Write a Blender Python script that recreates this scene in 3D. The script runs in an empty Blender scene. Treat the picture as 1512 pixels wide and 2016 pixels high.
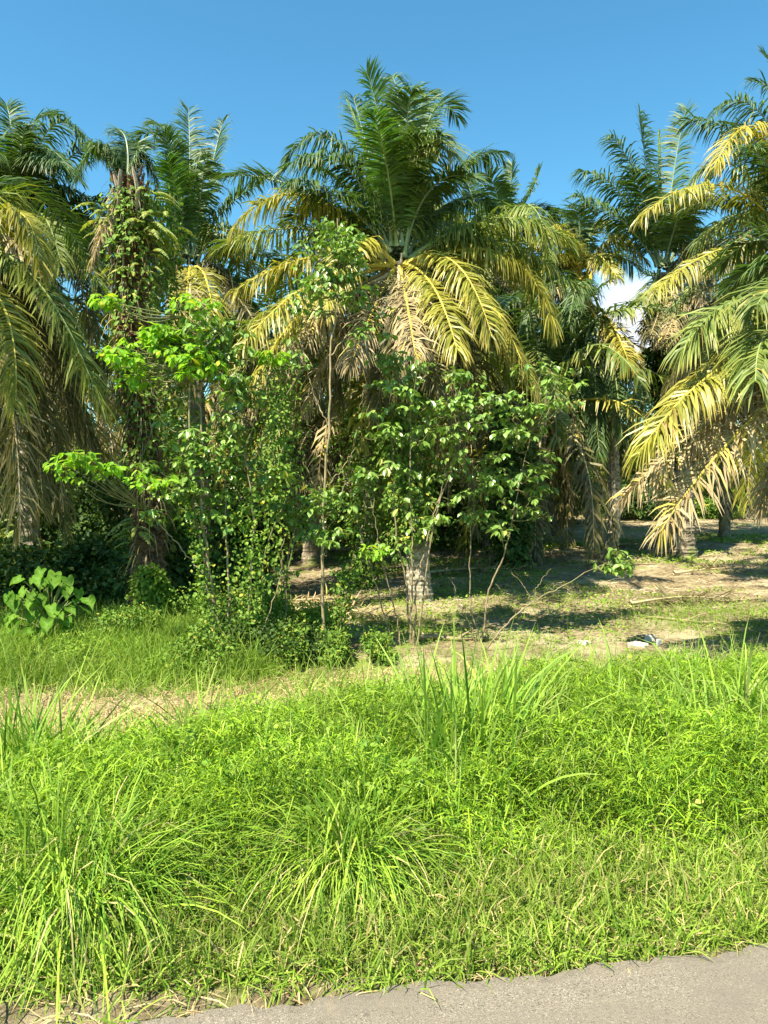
import bpy, math
import numpy as np
from mathutils import Vector

rng = np.random.default_rng(7)
SC = bpy.context.scene
COL = SC.collection
R = math.radians
UP = np.array([0., 0., 1.])

# ------------------------------------------------------------------ camera
CAM_Z, PITCH, F = 2.0, R(1.8), 1515.0
cam_d = bpy.data.cameras.new('camera')
cam_d.sensor_width = 36.0
cam_d.lens = F / 2016.0 * 36.0
cam_d.clip_start = 0.05
cam_d.clip_end = 3000
cam = bpy.data.objects.new('camera', cam_d)
COL.objects.link(cam)
cam.location = (0, 0, CAM_Z)
cam.rotation_euler = (R(90) - PITCH, 0, 0)
SC.camera = cam

def P(px, py, D):
    """Point at ground distance D in front of the viewer, seen in direction (px, py)."""
    x, u = (px - 756.0) / F, (1008.0 - py) / F
    d = np.array([x, math.cos(PITCH) + u * math.sin(PITCH), -math.sin(PITCH) + u * math.cos(PITCH)])
    return np.array([0, 0, CAM_Z]) + d * (D / d[1])

# ------------------------------------------------------------------ tagging
def tag(o, label=None, cat=None, group=None, kind=None):
    if label: o['label'] = label
    if cat: o['category'] = cat
    if group: o['group'] = group
    if kind: o['kind'] = kind
    return o

def empty(name, loc):
    o = bpy.data.objects.new(name, None)
    o.empty_display_size = 0.3
    COL.objects.link(o)
    o.location = tuple(float(v) for v in loc)
    return o

# ------------------------------------------------------------------ mesh builder
class MB:
    """collects vertex / quad / tri arrays; build() makes one mesh"""
    def __init__(s):
        s.v, s.q, s.t, s.qm, s.tm, s.c, s.n = [], [], [], [], [], [], 0
    def add(s, v, q=None, t=None, mat=0, c=None):
        v = np.asarray(v, float).reshape(-1, 3)
        if q is not None and len(q):
            q = np.asarray(q).reshape(-1, 4) + s.n
            s.q.append(q); s.qm.append(np.full(len(q), mat))
        if t is not None and len(t):
            t = np.asarray(t).reshape(-1, 3) + s.n
            s.t.append(t); s.tm.append(np.full(len(t), mat))
        s.v.append(v)
        if c is None: c = np.tile([0.5, 0.5, 0.5], (len(v), 1))
        s.c.append(np.asarray(c, float).reshape(-1, 3))
        s.n += len(v)
    def mesh(s, name, mats, origin=(0, 0, 0), smooth=False):
        v = np.concatenate(s.v) - np.asarray(origin, float)
        q = np.concatenate(s.q) if s.q else np.zeros((0, 4), int)
        t = np.concatenate(s.t) if s.t else np.zeros((0, 3), int)
        me = bpy.data.meshes.new(name)
        me.vertices.add(len(v)); me.vertices.foreach_set('co', v.astype(np.float32).ravel())
        nl = q.size + t.size
        me.loops.add(nl)
        me.loops.foreach_set('vertex_index', np.concatenate([q.ravel(), t.ravel()]).astype(np.int32))
        npo = len(q) + len(t)
        me.polygons.add(npo)
        st = np.concatenate([np.arange(len(q)) * 4, q.size + np.arange(len(t)) * 3]).astype(np.int32)
        me.polygons.foreach_set('loop_start', st)
        mi = np.concatenate((s.qm or [np.zeros(0)]) + (s.tm or [np.zeros(0)])).astype(np.int32)
        for m in mats: me.materials.append(m)
        me.polygons.foreach_set('material_index', mi)
        me.polygons.foreach_set('use_smooth', np.full(npo, smooth))
        ca = me.color_attributes.new('fc', 'FLOAT_COLOR', 'POINT')
        c = np.concatenate(s.c)
        ca.data.foreach_set('color', np.hstack([c, np.ones((len(c), 1))]).astype(np.float32).ravel())
        me.update(calc_edges=True)
        me.validate()
        return me
    def build(s, name, mats, parent=None, origin=None, smooth=False):
        org = np.zeros(3) if origin is None else np.asarray(origin, float)
        o = bpy.data.objects.new(name, s.mesh(name, mats, org, smooth))
        COL.objects.link(o)
        if parent is not None:
            o.parent = parent
        elif origin is not None:
            o.location = tuple(org)
        return o

def nrm(a):
    return a / np.maximum(np.linalg.norm(a, axis=-1, keepdims=True), 1e-9)

def ribbons(mb, p, d, L, W, wd, bend, st=(0, .35, .7, 1), pr=(.5, 1, .75, .06), mat=0, ca=None, cb=None, wind=None):
    """N tapering blades that start at p along d, width direction wd, bending down by `bend`."""
    n, K = len(p), len(st)
    L = np.broadcast_to(L, n); W = np.broadcast_to(W, n); bend = np.broadcast_to(bend, n)
    pts = np.zeros((n, K, 3)); pts[:, 0] = p
    for k in range(1, K):
        sm = (st[k] + st[k - 1]) / 2
        dd = d.copy(); dd[:, 2] -= bend * sm ** 1.3 * 1.6
        if wind is not None: dd += wind * sm
        pts[:, k] = pts[:, k - 1] + nrm(dd) * (L * (st[k] - st[k - 1]))[:, None]
    w = (W[:, None] * np.asarray(pr)[None, :] * .5)[:, :, None] * wd[:, None, :]
    v = np.stack([pts - w, pts + w], 2)               # n,K,2,3
    base = np.arange(n)[:, None] * (2 * K)
    k = np.arange(K - 1)[None, :]
    q = np.stack([base + 2 * k, base + 2 * k + 1, base + 2 * k + 3, base + 2 * k + 2], -1)
    c = np.zeros((n, K, 2, 3))
    c[..., 0] = (rng.random(n) if ca is None else ca)[:, None, None]
    c[..., 1] = np.asarray(st)[None, :, None]
    c[..., 2] = (rng.random(n) if cb is None else cb)[:, None, None]
    mb.add(v, q=q, mat=mat, c=c)

LEAF_V = np.array([[0, 0, 0], [.3, .36, .06], [.3, 0, 0], [.3, -.36, .06], [.65, .42, .05], [.65, 0, -.02], [.65, -.42, .05], [1, 0, -.1]])
LEAF_T = np.array([[0, 2, 1], [0, 3, 2], [1, 2, 5], [1, 5, 4], [3, 6, 5], [3, 5, 2], [4, 5, 7], [5, 6, 7]])
KITE_V = np.array([[0, 0, 0], [.45, .5, .08], [1, 0, -.05], [.45, -.5, .08]])
KITE_Q = np.array([[0, 3, 2, 1]])

def leaves(mb, p, d, nrmv, L, wr, kite=False, mat=0, ca=None, cb=None):
    """N broad leaves: base p, axis d, rough normal nrmv, length L, width ratio wr."""
    n = len(p)
    L = np.broadcast_to(L, n)
    d = nrm(d); s = nrm(np.cross(nrmv, d)); u = np.cross(d, s)
    T = KITE_V if kite else LEAF_V
    v = p[:, None, :] + L[:, None, None] * (T[None, :, 0:1] * d[:, None] + T[None, :, 1:2] * wr * s[:, None] + T[None, :, 2:3] * u[:, None])
    base = (np.arange(n) * len(T))[:, None, None]
    c = np.zeros((n, len(T), 3))
    c[..., 0] = (rng.random(n) if ca is None else ca)[:, None]
    c[..., 1] = T[None, :, 0]
    c[..., 2] = (rng.random(n) if cb is None else cb)[:, None]
    if kite: mb.add(v, q=base + KITE_Q[None], mat=mat, c=c)
    else: mb.add(v, t=base + LEAF_T[None], mat=mat, c=c)

def tube(mb, pts, rad, seg=6, mat=0, c=None, flat=1.0, cap=True):
    pts = np.asarray(pts, float); n = len(pts)
    rad = np.broadcast_to(rad, n)
    t = nrm(np.gradient(pts, axis=0))
    ref = np.array([1., 0, 0]) if abs(t[:, 0]).mean() < .8 else np.array([0, 1., 0])
    a = nrm(np.cross(t, ref)); b = np.cross(t, a)
    th = np.arange(seg) / seg * 2 * math.pi
    v = pts[:, None] + rad[:, None, None] * (np.cos(th)[None, :, None] * a[:, None] + flat * np.sin(th)[None, :, None] * b[:, None])
    i = np.arange(n - 1)[:, None] * seg; j = np.arange(seg)[None, :]; j2 = (j + 1) % seg
    q = np.stack([i + j, i + j2, i + seg + j2, i + seg + j], -1)
    cc = np.tile([.5, .5, .5], (n * seg, 1)) if c is None else np.tile(c, (n * seg, 1))
    mb.add(v, q=q, mat=mat, c=cc)

def smooth_path(pts, n):
    """Catmull-Rom through the way points"""
    pts = np.asarray(pts, float)
    if len(pts) == 2:
        return pts[0] + (pts[1] - pts[0]) * np.linspace(0, 1, n)[:, None]
    e = np.vstack([2 * pts[0] - pts[1], pts, 2 * pts[-1] - pts[-2]])
    out = []
    for u in np.linspace(0, len(pts) - 1 - 1e-6, n):
        i = int(u); f = u - i
        a, b, c, d = e[i:i + 4]
        out.append(.5 * (2 * b + (c - a) * f + (2 * a - 5 * b + 4 * c - d) * f * f + (3 * b - a - 3 * c + d) * f ** 3))
    return np.array(out)

# ------------------------------------------------------------------ terrain
E0 = P(250, 2016, 2.87); E1 = P(1512, 1850, 3.40)
# exact hits of the road edge on z = 0
def hit0(px, py):
    a, b = P(px, py, 1), P(px, py, 2)
    t = a[2] / (a[2] - b[2]); return a + (b - a) * t
E0, E1 = hit0(250, 2016), hit0(1512, 1850)
ED = (E1 - E0)[:2]; ED /= np.linalg.norm(ED); EN = np.array([-ED[1], ED[0]])
def sdist(x, y):
    return (x - E0[0]) * EN[0] + (y - E0[1]) * EN[1]
def adist(x, y):
    return (x - E0[0]) * ED[0] + (y - E0[1]) * ED[1]
def sst(a, b, x):
    t = np.clip((x - a) / (b - a), 0, 1); return t * t * (3 - 2 * t)
_w = [(rng.normal(0, 1, 2), rng.random() * 6.28) for _ in range(24)]
def fbm(x, y, f=1.0):
    """cheap smooth noise in about -1..1"""
    x = np.asarray(x, float); y = np.asarray(y, float); o = np.zeros(np.broadcast(x, y).shape)
    for k, (w, ph) in enumerate(_w):
        g = f * (0.6, 1.1, 2.1, 3.9)[k % 4]; a = (1, .8, .5, .3)[k % 4]
        o = o + a * np.sin(g * (w[0] * x + w[1] * y) + ph)
    return o / 5.0
def gz(x, y):
    s = sdist(x, y)
    z = -.045 - .75 * sst(.3, 9, s) + .04 * np.clip(y - 12, 0, 45)
    z = z + sst(.5, 3, s) * .05 * fbm(x, y, .8) + sst(10, 16, s) * .10 * fbm(x, y, .35) + sst(12, 20, s) * .035 * fbm(x, y, 2.2)
    return z
def G(x, y):
    return np.array([x, y, float(gz(x, y))])
def GP(px, D, dz=0.):
    p = P(px, 1000, D); g = G(p[0], p[1]); g[2] += dz; return g

# ------------------------------------------------------------------ materials
def new_mat(name):
    m = bpy.data.materials.new(name); m.use_nodes = True
    nt = m.node_tree; nt.nodes.clear()
    return m, nt, nt.nodes, nt.links

def mixc(nt, f, a, b, mode='MIX'):
    n = nt.nodes.new('ShaderNodeMix'); n.data_type = 'RGBA'; n.blend_type = mode
    for s, v in ((n.inputs[0], f), (n.inputs[6], a), (n.inputs[7], b)):
        if hasattr(v, 'is_output'): nt.links.new(v, s)
        elif isinstance(v, (int, float)): s.default_value = v
        else: s.default_value = (*v, 1)
    return n.outputs[2]

def ramp(nt, fac, lo, hi, smooth=True):
    n = nt.nodes.new('ShaderNodeMapRange')
    n.interpolation_type = 'SMOOTHSTEP' if smooth else 'LINEAR'
    n.inputs[1].default_value = lo; n.inputs[2].default_value = hi
    nt.links.new(fac, n.inputs[0]); return n.outputs[0]

def noise(nt, scale, detail=4, rough=.55, coord='Object', dist=0, vec=None):
    if vec is None:
        tc = nt.nodes.new('ShaderNodeTexCoord'); vec = tc.outputs[coord]
    n = nt.nodes.new('ShaderNodeTexNoise'); n.inputs['Scale'].default_value = scale
    n.inputs['Detail'].default_value = detail; n.inputs['Roughness'].default_value = rough
    n.inputs['Distortion'].default_value = dist
    nt.links.new(vec, n.inputs['Vector']); return n.outputs['Fac']

def leaf_mat(name, a, b, tip=None, tip_amt=.5, old=None, old_cut=.9, rough=.42, trans=.3, spec=.5, tcol=None, tip_lo=.55):
    """a..b by per-leaf random, tip colour along the blade, a share of `old` leaves"""
    m, nt, N, Lk = new_mat(name)
    at = N.new('ShaderNodeAttribute'); at.attribute_name = 'fc'
    sp = N.new('ShaderNodeSeparateColor'); Lk.new(at.outputs['Color'], sp.inputs[0])
    col = mixc(nt, sp.outputs[0], a, b)
    if old: 
        col = mixc(nt, ramp(nt, sp.outputs[2], old_cut - .03, old_cut + .03), col, old)
    if tip:
        f = ramp(nt, sp.outputs[1], tip_lo, 1.0)
        mm = N.new('ShaderNodeMath'); mm.operation = 'MULTIPLY'; mm.inputs[1].default_value = tip_amt
        Lk.new(f, mm.inputs[0]); col = mixc(nt, mm.outputs[0], col, tip)
    nz = noise(nt, 1.3, 3)
    vv = N.new('ShaderNodeHueSaturation'); Lk.new(col, vv.inputs['Color'])
    mr = N.new('ShaderNodeMapRange'); mr.inputs[3].default_value = .72; mr.inputs[4].default_value = 1.3
    mr.inputs[1].default_value = .3; mr.inputs[2].default_value = .7
    Lk.new(nz, mr.inputs[0]); Lk.new(mr.outputs[0], vv.inputs['Value'])
    col = vv.outputs[0]
    pb = N.new('ShaderNodeBsdfPrincipled'); pb.inputs['Roughness'].default_value = rough
    pb.inputs['Specular IOR Level'].default_value = spec
    Lk.new(col, pb.inputs['Base Color'])
    tr = N.new('ShaderNodeBsdfTranslucent')
    tc = mixc(nt, 1.0, col, tcol or (1.5, 1.6, .5), 'MULTIPLY'); Lk.new(tc, tr.inputs[0])
    mx = N.new('ShaderNodeMixShader'); mx.inputs[0].default_value = trans
    Lk.new(pb.outputs[0], mx.inputs[1]); Lk.new(tr.outputs[0], mx.inputs[2])
    out = N.new('ShaderNodeOutputMaterial'); Lk.new(mx.outputs[0], out.inputs[0])
    return m

def solid_mat(name, a, b, scale=6, rough=.8, spec=.3, bump=.4, bscale=None, lo=.35, hi=.65, c=None, cs=2.0, clo=.5, chi=.65, stretch=None):
    m, nt, N, Lk = new_mat(name)
    vec = None
    if stretch:
        tc = N.new('ShaderNodeTexCoord'); mp = N.new('ShaderNodeMapping'); mp.inputs['Scale'].default_value = stretch
        Lk.new(tc.outputs['Object'], mp.inputs[0]); vec = mp.outputs[0]
    f = noise(nt, scale, 6, .65, vec=vec)
    col = mixc(nt, ramp(nt, f, lo, hi), a, b)
    if c: col = mixc(nt, ramp(nt, noise(nt, cs, 4), clo, chi), col, c)
    pb = N.new('ShaderNodeBsdfPrincipled'); pb.inputs['Roughness'].default_value = rough
    pb.inputs['Specular IOR Level'].default_value = spec
    Lk.new(col, pb.inputs['Base Color'])
    if bump:
        bp = N.new('ShaderNodeBump'); bp.inputs['Strength'].default_value = bump; bp.inputs['Distance'].default_value = .02
        Lk.new(noise(nt, bscale or scale * 3, 6, .7, vec=vec), bp.inputs['Height']); Lk.new(bp.outputs[0], pb.inputs['Normal'])
    out = N.new('ShaderNodeOutputMaterial'); Lk.new(pb.outputs[0], out.inputs[0])
    return m

M = {}
M['f_young'] = leaf_mat('frond_young', (.045, .12, .02), (.10, .21, .035), tip=(.25, .28, .05), tip_amt=.3, rough=0.5, trans=.3, spec=0.5)
M['f_green'] = leaf_mat('frond_green', (.028, .075, .018), (.09, .155, .035), tip=(.2, .24, .06), tip_amt=.4, rough=.52, trans=.24, spec=.45)
M['f_mid']   = leaf_mat('frond_mid', (.09, .145, .025), (.2, .245, .045), tip=(.38, .34, .06), tip_amt=.6, old=(.4, .33, .07), old_cut=.9, rough=0.5, trans=.25, spec=0.5)
M['f_yellow'] = leaf_mat('frond_yellow', (.18, .20, .025), (.38, .345, .055), tip=(.46, .36, .08), tip_amt=.7, old=(.36, .26, .09), old_cut=.85, rough=.42, trans=.28)
M['f_gold']  = leaf_mat('frond_gold', (.28, .25, .03), (.39, .34, .05), tip=(.5, .32, .07), tip_amt=.6, rough=.45, trans=.3)
M['f_dead']  = leaf_mat('frond_dead', (.26, .20, .09), (.42, .34, .19), tip=(.36, .29, .18), tip_amt=.7, old=(.48, .40, .08), old_cut=.78, rough=.7, trans=.15, spec=.25, tcol=(1.1, 1, .7))
M['f_dark']  = leaf_mat('frond_dull', (.08, .085, .03), (.17, .15, .055), tip=(.2, .17, .06), tip_amt=.6, old=(.24, .2, .08), old_cut=.8, rough=.55, trans=.18)
M['r_green'] = solid_mat('rachis_green', (.20, .26, .08), (.28, .33, .13), 3, .45)
M['r_pale'] = solid_mat('rachis_pale', (.16, .22, .12), (.24, .30, .18), 3, .5)
M['r_yellow'] = solid_mat('rachis_yellow', (.50, .40, .06), (.60, .50, .10), 3, .5)
M['r_dead'] = solid_mat('rachis_dead', (.38, .30, .15), (.5, .42, .25), 3, .7)
M['trunk'] = solid_mat('palm_trunk', (.11, .085, .055), (.30, .26, .19), 7, .9, bump=.8, c=(.16, .19, .06), cs=1.3, clo=.52, chi=.66, bscale=26)
M['trunk_pale'] = solid_mat('palm_trunk_pale', (.12, .095, .06), (.46, .42, .32), 11, .9, bump=1, c=(.16, .17, .06), cs=1.1, clo=.58, chi=.72, bscale=26)
M['trunk_shag'] = solid_mat('palm_trunk_shaggy', (.07, .04, .022), (.22, .13, .075), 10, .95, bump=1, bscale=40)
M['stump_wood'] = solid_mat('bleached_sheath', (.22, .18, .12), (.42, .36, .26), 3, .85, bump=.6, stretch=(10, 10, 1))
M['bark'] = solid_mat('sapling_bark', (.16, .12, .065), (.33, .27, .16), 9, .8, bump=.5, c=(.2, .2, .09), cs=3)
M['bark_pale'] = solid_mat('sapling_bark_pale', (.22, .17, .09), (.36, .29, .16), 9, .75, bump=.5, c=(.2, .2, .09), cs=3)
M['twig'] = solid_mat('twig', (.10, .12, .04), (.2, .18, .08), 9, .8, bump=.2)
M['l_rubber'] = leaf_mat('sapling_leaf', (.10, .20, .03), (.22, .34, .07), old=(.45, .36, .08), old_cut=.985, rough=.36, trans=0.22, spec=.6)
M['l_bright'] = leaf_mat('bright_leaf', (.15, .32, .025), (.28, .46, .045), old=(.5, .45, .05), old_cut=.96, rough=.6, trans=.45, spec=.22)
M['l_vine'] = leaf_mat('vine_leaf', (.07, .15, .018), (.18, .29, .04), old=(.34, .33, .05), old_cut=.93, rough=.6, trans=0.22, spec=.22)
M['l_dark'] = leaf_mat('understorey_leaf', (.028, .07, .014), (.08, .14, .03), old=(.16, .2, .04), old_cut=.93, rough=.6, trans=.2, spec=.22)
M['l_fern'] = leaf_mat('fern_leaf', (.16, .24, .04), (.30, .36, .08), old=(.4, .36, .12), old_cut=.85, rough=.6, trans=.3)
M['l_taro'] = leaf_mat('big_heart_leaf', (.07, .18, .012), (.15, .29, .03), tip=(.28, .40, .12), tip_amt=.35, tip_lo=.8, rough=.75, trans=.35, spec=.1)
M['g_lush'] = leaf_mat('lush_grass', (.04, .12, .006), (.26, .40, .02), old=(.26, .36, .05), old_cut=.88, rough=.6, trans=0.2, spec=.22)
M['g_blade'] = leaf_mat('tall_grass', (.09, .21, .018), (.30, .45, .055), tip=(.34, .38, .12), tip_amt=.4, old=(.33, .36, .12), old_cut=.92, rough=.6, trans=0.24, spec=.22)
M['g_tuss'] = leaf_mat('tussock_grass', (.07, .17, .012), (.30, .43, .045), tip=(.4, .42, .14), tip_amt=.5, old=(.42, .36, .16), old_cut=.95, tip_lo=.8, rough=.6, trans=0.2, spec=.22)
M['g_short'] = leaf_mat('roadside_grass', (.065, .15, .01), (.25, .36, .04), tip=(.4, .36, .13), tip_amt=.5, old=(.44, .36, .16), old_cut=.9, rough=.6, trans=0.2, spec=.22)
M['g_straw'] = leaf_mat('straw', (.44, .32, .15), (.64, .50, .27), old=(.30, .20, .10), old_cut=.88, rough=.7, trans=.2, tcol=(1.1, 1, .8))
M['g_herb'] = leaf_mat('low_herb', (.11, .22, .02), (.25, .35, .05), old=(.36, .38, .08), old_cut=.97, rough=.6, trans=0.25, spec=.22)
M['g_litter'] = leaf_mat('litter', (.20, .14, .075), (.44, .34, .21), old=(.58, .50, .36), old_cut=.85, rough=.8, trans=.08, spec=.2, tcol=(1, 1, 1))
M['rock'] = solid_mat('pale_rock', (.42, .38, .3), (.68, .63, .54), 5, .9, bump=.8)
M['grey_rock'] = solid_mat('grey_rock', (.28, .29, .32), (.4, .41, .45), 5, .9, bump=.5)

# ground: bare soil and litter with worn, dark and mossy patches, plus painted shade under plants
m, nt, N, Lk = new_mat('soil')
col = mixc(nt, ramp(nt, noise(nt, 9, 8, .7), .36, .64), (.13, .098, .052), (.35, .29, .165))
col = mixc(nt, ramp(nt, noise(nt, 1.1, 5, .6), .48, .62), col, (.42, .36, .22))
col = mixc(nt, ramp(nt, noise(nt, .55, 5, .65, dist=.6), .53, .63), col, (.2, .26, .05))
col = mixc(nt, ramp(nt, noise(nt, 45, 4, .7), .58, .7), col, (.52, .45, .31))
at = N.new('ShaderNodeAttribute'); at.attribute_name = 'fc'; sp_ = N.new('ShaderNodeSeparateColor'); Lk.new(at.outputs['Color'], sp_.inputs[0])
shade_col = mixc(nt, ramp(nt, noise(nt, 14, 6, .7), .4, .6), (.035, .026, .014), (.10, .075, .04))  # shade between the grass stems, put into the soil colour
col = mixc(nt, sp_.outputs[0], col, shade_col)
pb = N.new('ShaderNodeBsdfPrincipled'); pb.inputs['Roughness'].default_value = .95; pb.inputs['Specular IOR Level'].default_value = .15
Lk.new(col, pb.inputs['Base Color'])
bp = N.new('ShaderNodeBump'); bp.inputs['Strength'].default_value = .9; bp.inputs['Distance'].default_value = .05
Lk.new(noise(nt, 22, 8, .75), bp.inputs['Height']); Lk.new(bp.outputs[0], pb.inputs['Normal'])
o_ = N.new('ShaderNodeOutputMaterial'); Lk.new(pb.outputs[0], o_.inputs[0]); M['soil'] = m

# asphalt: aggregate speckle
m, nt, N, Lk = new_mat('asphalt')
tc = N.new('ShaderNodeTexCoord')
vo = N.new('ShaderNodeTexVoronoi'); vo.inputs['Scale'].default_value = 210; Lk.new(tc.outputs['Object'], vo.inputs['Vector'])
sp = N.new('ShaderNodeSeparateColor'); Lk.new(vo.outputs['Color'], sp.inputs[0])
col = mixc(nt, sp.outputs[0], (.145, .125, .094), (.26, .228, .175))
col = mixc(nt, ramp(nt, sp.outputs[1], .93, .97), col, (.35, .32, .26))
col = mixc(nt, ramp(nt, sp.outputs[2], .93, .97), col, (.07, .065, .055))
col = mixc(nt, ramp(nt, noise(nt, 1.6, 5, .6), .4, .7), col, (.165, .147, .115))
col = mixc(nt, ramp(nt, noise(nt, 11, 5, .7), .62, .72), col, (.125, .112, .088))
pb = N.new('ShaderNodeBsdfPrincipled'); pb.inputs['Roughness'].default_value = .9; pb.inputs['Specular IOR Level'].default_value = .25
Lk.new(col, pb.inputs['Base Color'])
vc = N.new('ShaderNodeTexVoronoi'); vc.feature = 'DISTANCE_TO_EDGE'; vc.inputs['Scale'].default_value = .9
wn = N.new('ShaderNodeTexNoise'); wn.inputs['Scale'].default_value = 5; Lk.new(tc.outputs['Object'], wn.inputs['Vector'])
wm = N.new('ShaderNodeVectorMath'); wm.operation = 'MULTIPLY_ADD'; wm.inputs[1].default_value = (.35, .35, .35); Lk.new(wn.outputs['Color'], wm.inputs[0]); Lk.new(tc.outputs['Object'], wm.inputs[2]); Lk.new(wm.outputs[0], vc.inputs['Vector'])
ck = ramp(nt, vc.outputs['Distance'], .005, .0); mk = N.new('ShaderNodeMath'); mk.operation = 'MULTIPLY'; Lk.new(ck, mk.inputs[0]); Lk.new(ramp(nt, noise(nt, .8, 3), .5, .6), mk.inputs[1])
col = mixc(nt, mk.outputs[0], col, (.15, .135, .105))
Lk.new(mixc(nt, ramp(nt, noise(nt, 3.2, 6, .7), .56, .75), col, (.27, .225, .155)), pb.inputs['Base Color'])
bp = N.new('ShaderNodeBump'); bp.inputs['Strength'].default_value = .7; bp.inputs['Distance'].default_value = .004
Lk.new(vo.outputs['Distance'], bp.inputs['Height']); Lk.new(bp.outputs[0], pb.inputs['Normal'])
o_ = N.new('ShaderNodeOutputMaterial'); Lk.new(pb.outputs[0], o_.inputs[0]); M['asphalt'] = m

# ------------------------------------------------------------------ ground and road
def axis(lo, hi, c, fine, n, g):
    a = [c]; st = fine
    while a[-1] < hi: a.append(a[-1] + st); st *= g if a[-1] - c > n else 1
    b = [c]; st = fine
    while b[-1] > lo: b.append(b[-1] - st); st *= g if c - b[-1] > n else 1
    return np.array(b[:0:-1] + a)
gx = axis(-400, 400, 0, .12, 9, 1.07); gy = axis(-400, 900, 10, .12, 10, 1.05)
X, Y = np.meshgrid(gx, gy)
mb = MB()
nx, ny = len(gx), len(gy)
i = np.arange(ny - 1)[:, None] * nx; j = np.arange(nx - 1)[None]
S_ = sdist(X, Y); shade_m = sst(.25, .9, S_) * (1 - sst(-.6, .3, S_ - (3.7 + 1.4 * sst(.2, 2.4, X) + .8 * sst(2.5, 4.5, X)))) + sst(-.5, -2.5, X + (Y - 12) * .1) * sst(7.6, 8.6, S_) * (1 - sst(15, 30, S_))  # mask of the painted shade below verge grass and left thicket
mb.add(np.stack([X, Y, gz(X, Y)], -1), q=np.stack([i + j, i + j + 1, i + nx + j + 1, i + nx + j], -1), c=np.repeat(shade_m.reshape(-1, 1), 3, 1))
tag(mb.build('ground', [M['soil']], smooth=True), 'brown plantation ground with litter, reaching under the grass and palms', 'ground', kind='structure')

mb = MB()
aa = np.concatenate([np.arange(-90, -6, 1.5), np.arange(-6, 8, .03), np.arange(8, 90, 1.5)])
prof = [(-6.5, -.06), (-6.5, 0.), (-3.2, .04), (-.5, .012), (-.06, .002), (0, -.008), (.02, -.06)]
e = .018 * np.sin(aa * 7) + .012 * np.sin(aa * 17 + 1) + .008 * np.sin(aa * 43 + 2) + .02 * np.sin(aa * 2.1) + rng.normal(0, .004, len(aa))
V_ = np.zeros((len(aa), len(prof), 3))
for k, (s_, z_) in enumerate(prof):
    ss = s_ + (e if k >= 4 else 0)
    V_[:, k, 0] = E0[0] + ED[0] * aa + EN[0] * ss; V_[:, k, 1] = E0[1] + ED[1] * aa + EN[1] * ss; V_[:, k, 2] = z_
K = len(prof); i = np.arange(len(aa) - 1)[:, None] * K; j = np.arange(K - 1)[None]
mb.add(V_, q=np.stack([i + j, i + j + 1, i + K + j + 1, i + K + j], -1)[..., ::-1])
tag(mb.build('road', [M['asphalt']]), 'grey sunlit asphalt road edge in the bottom corner', 'road', kind='structure')

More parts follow.
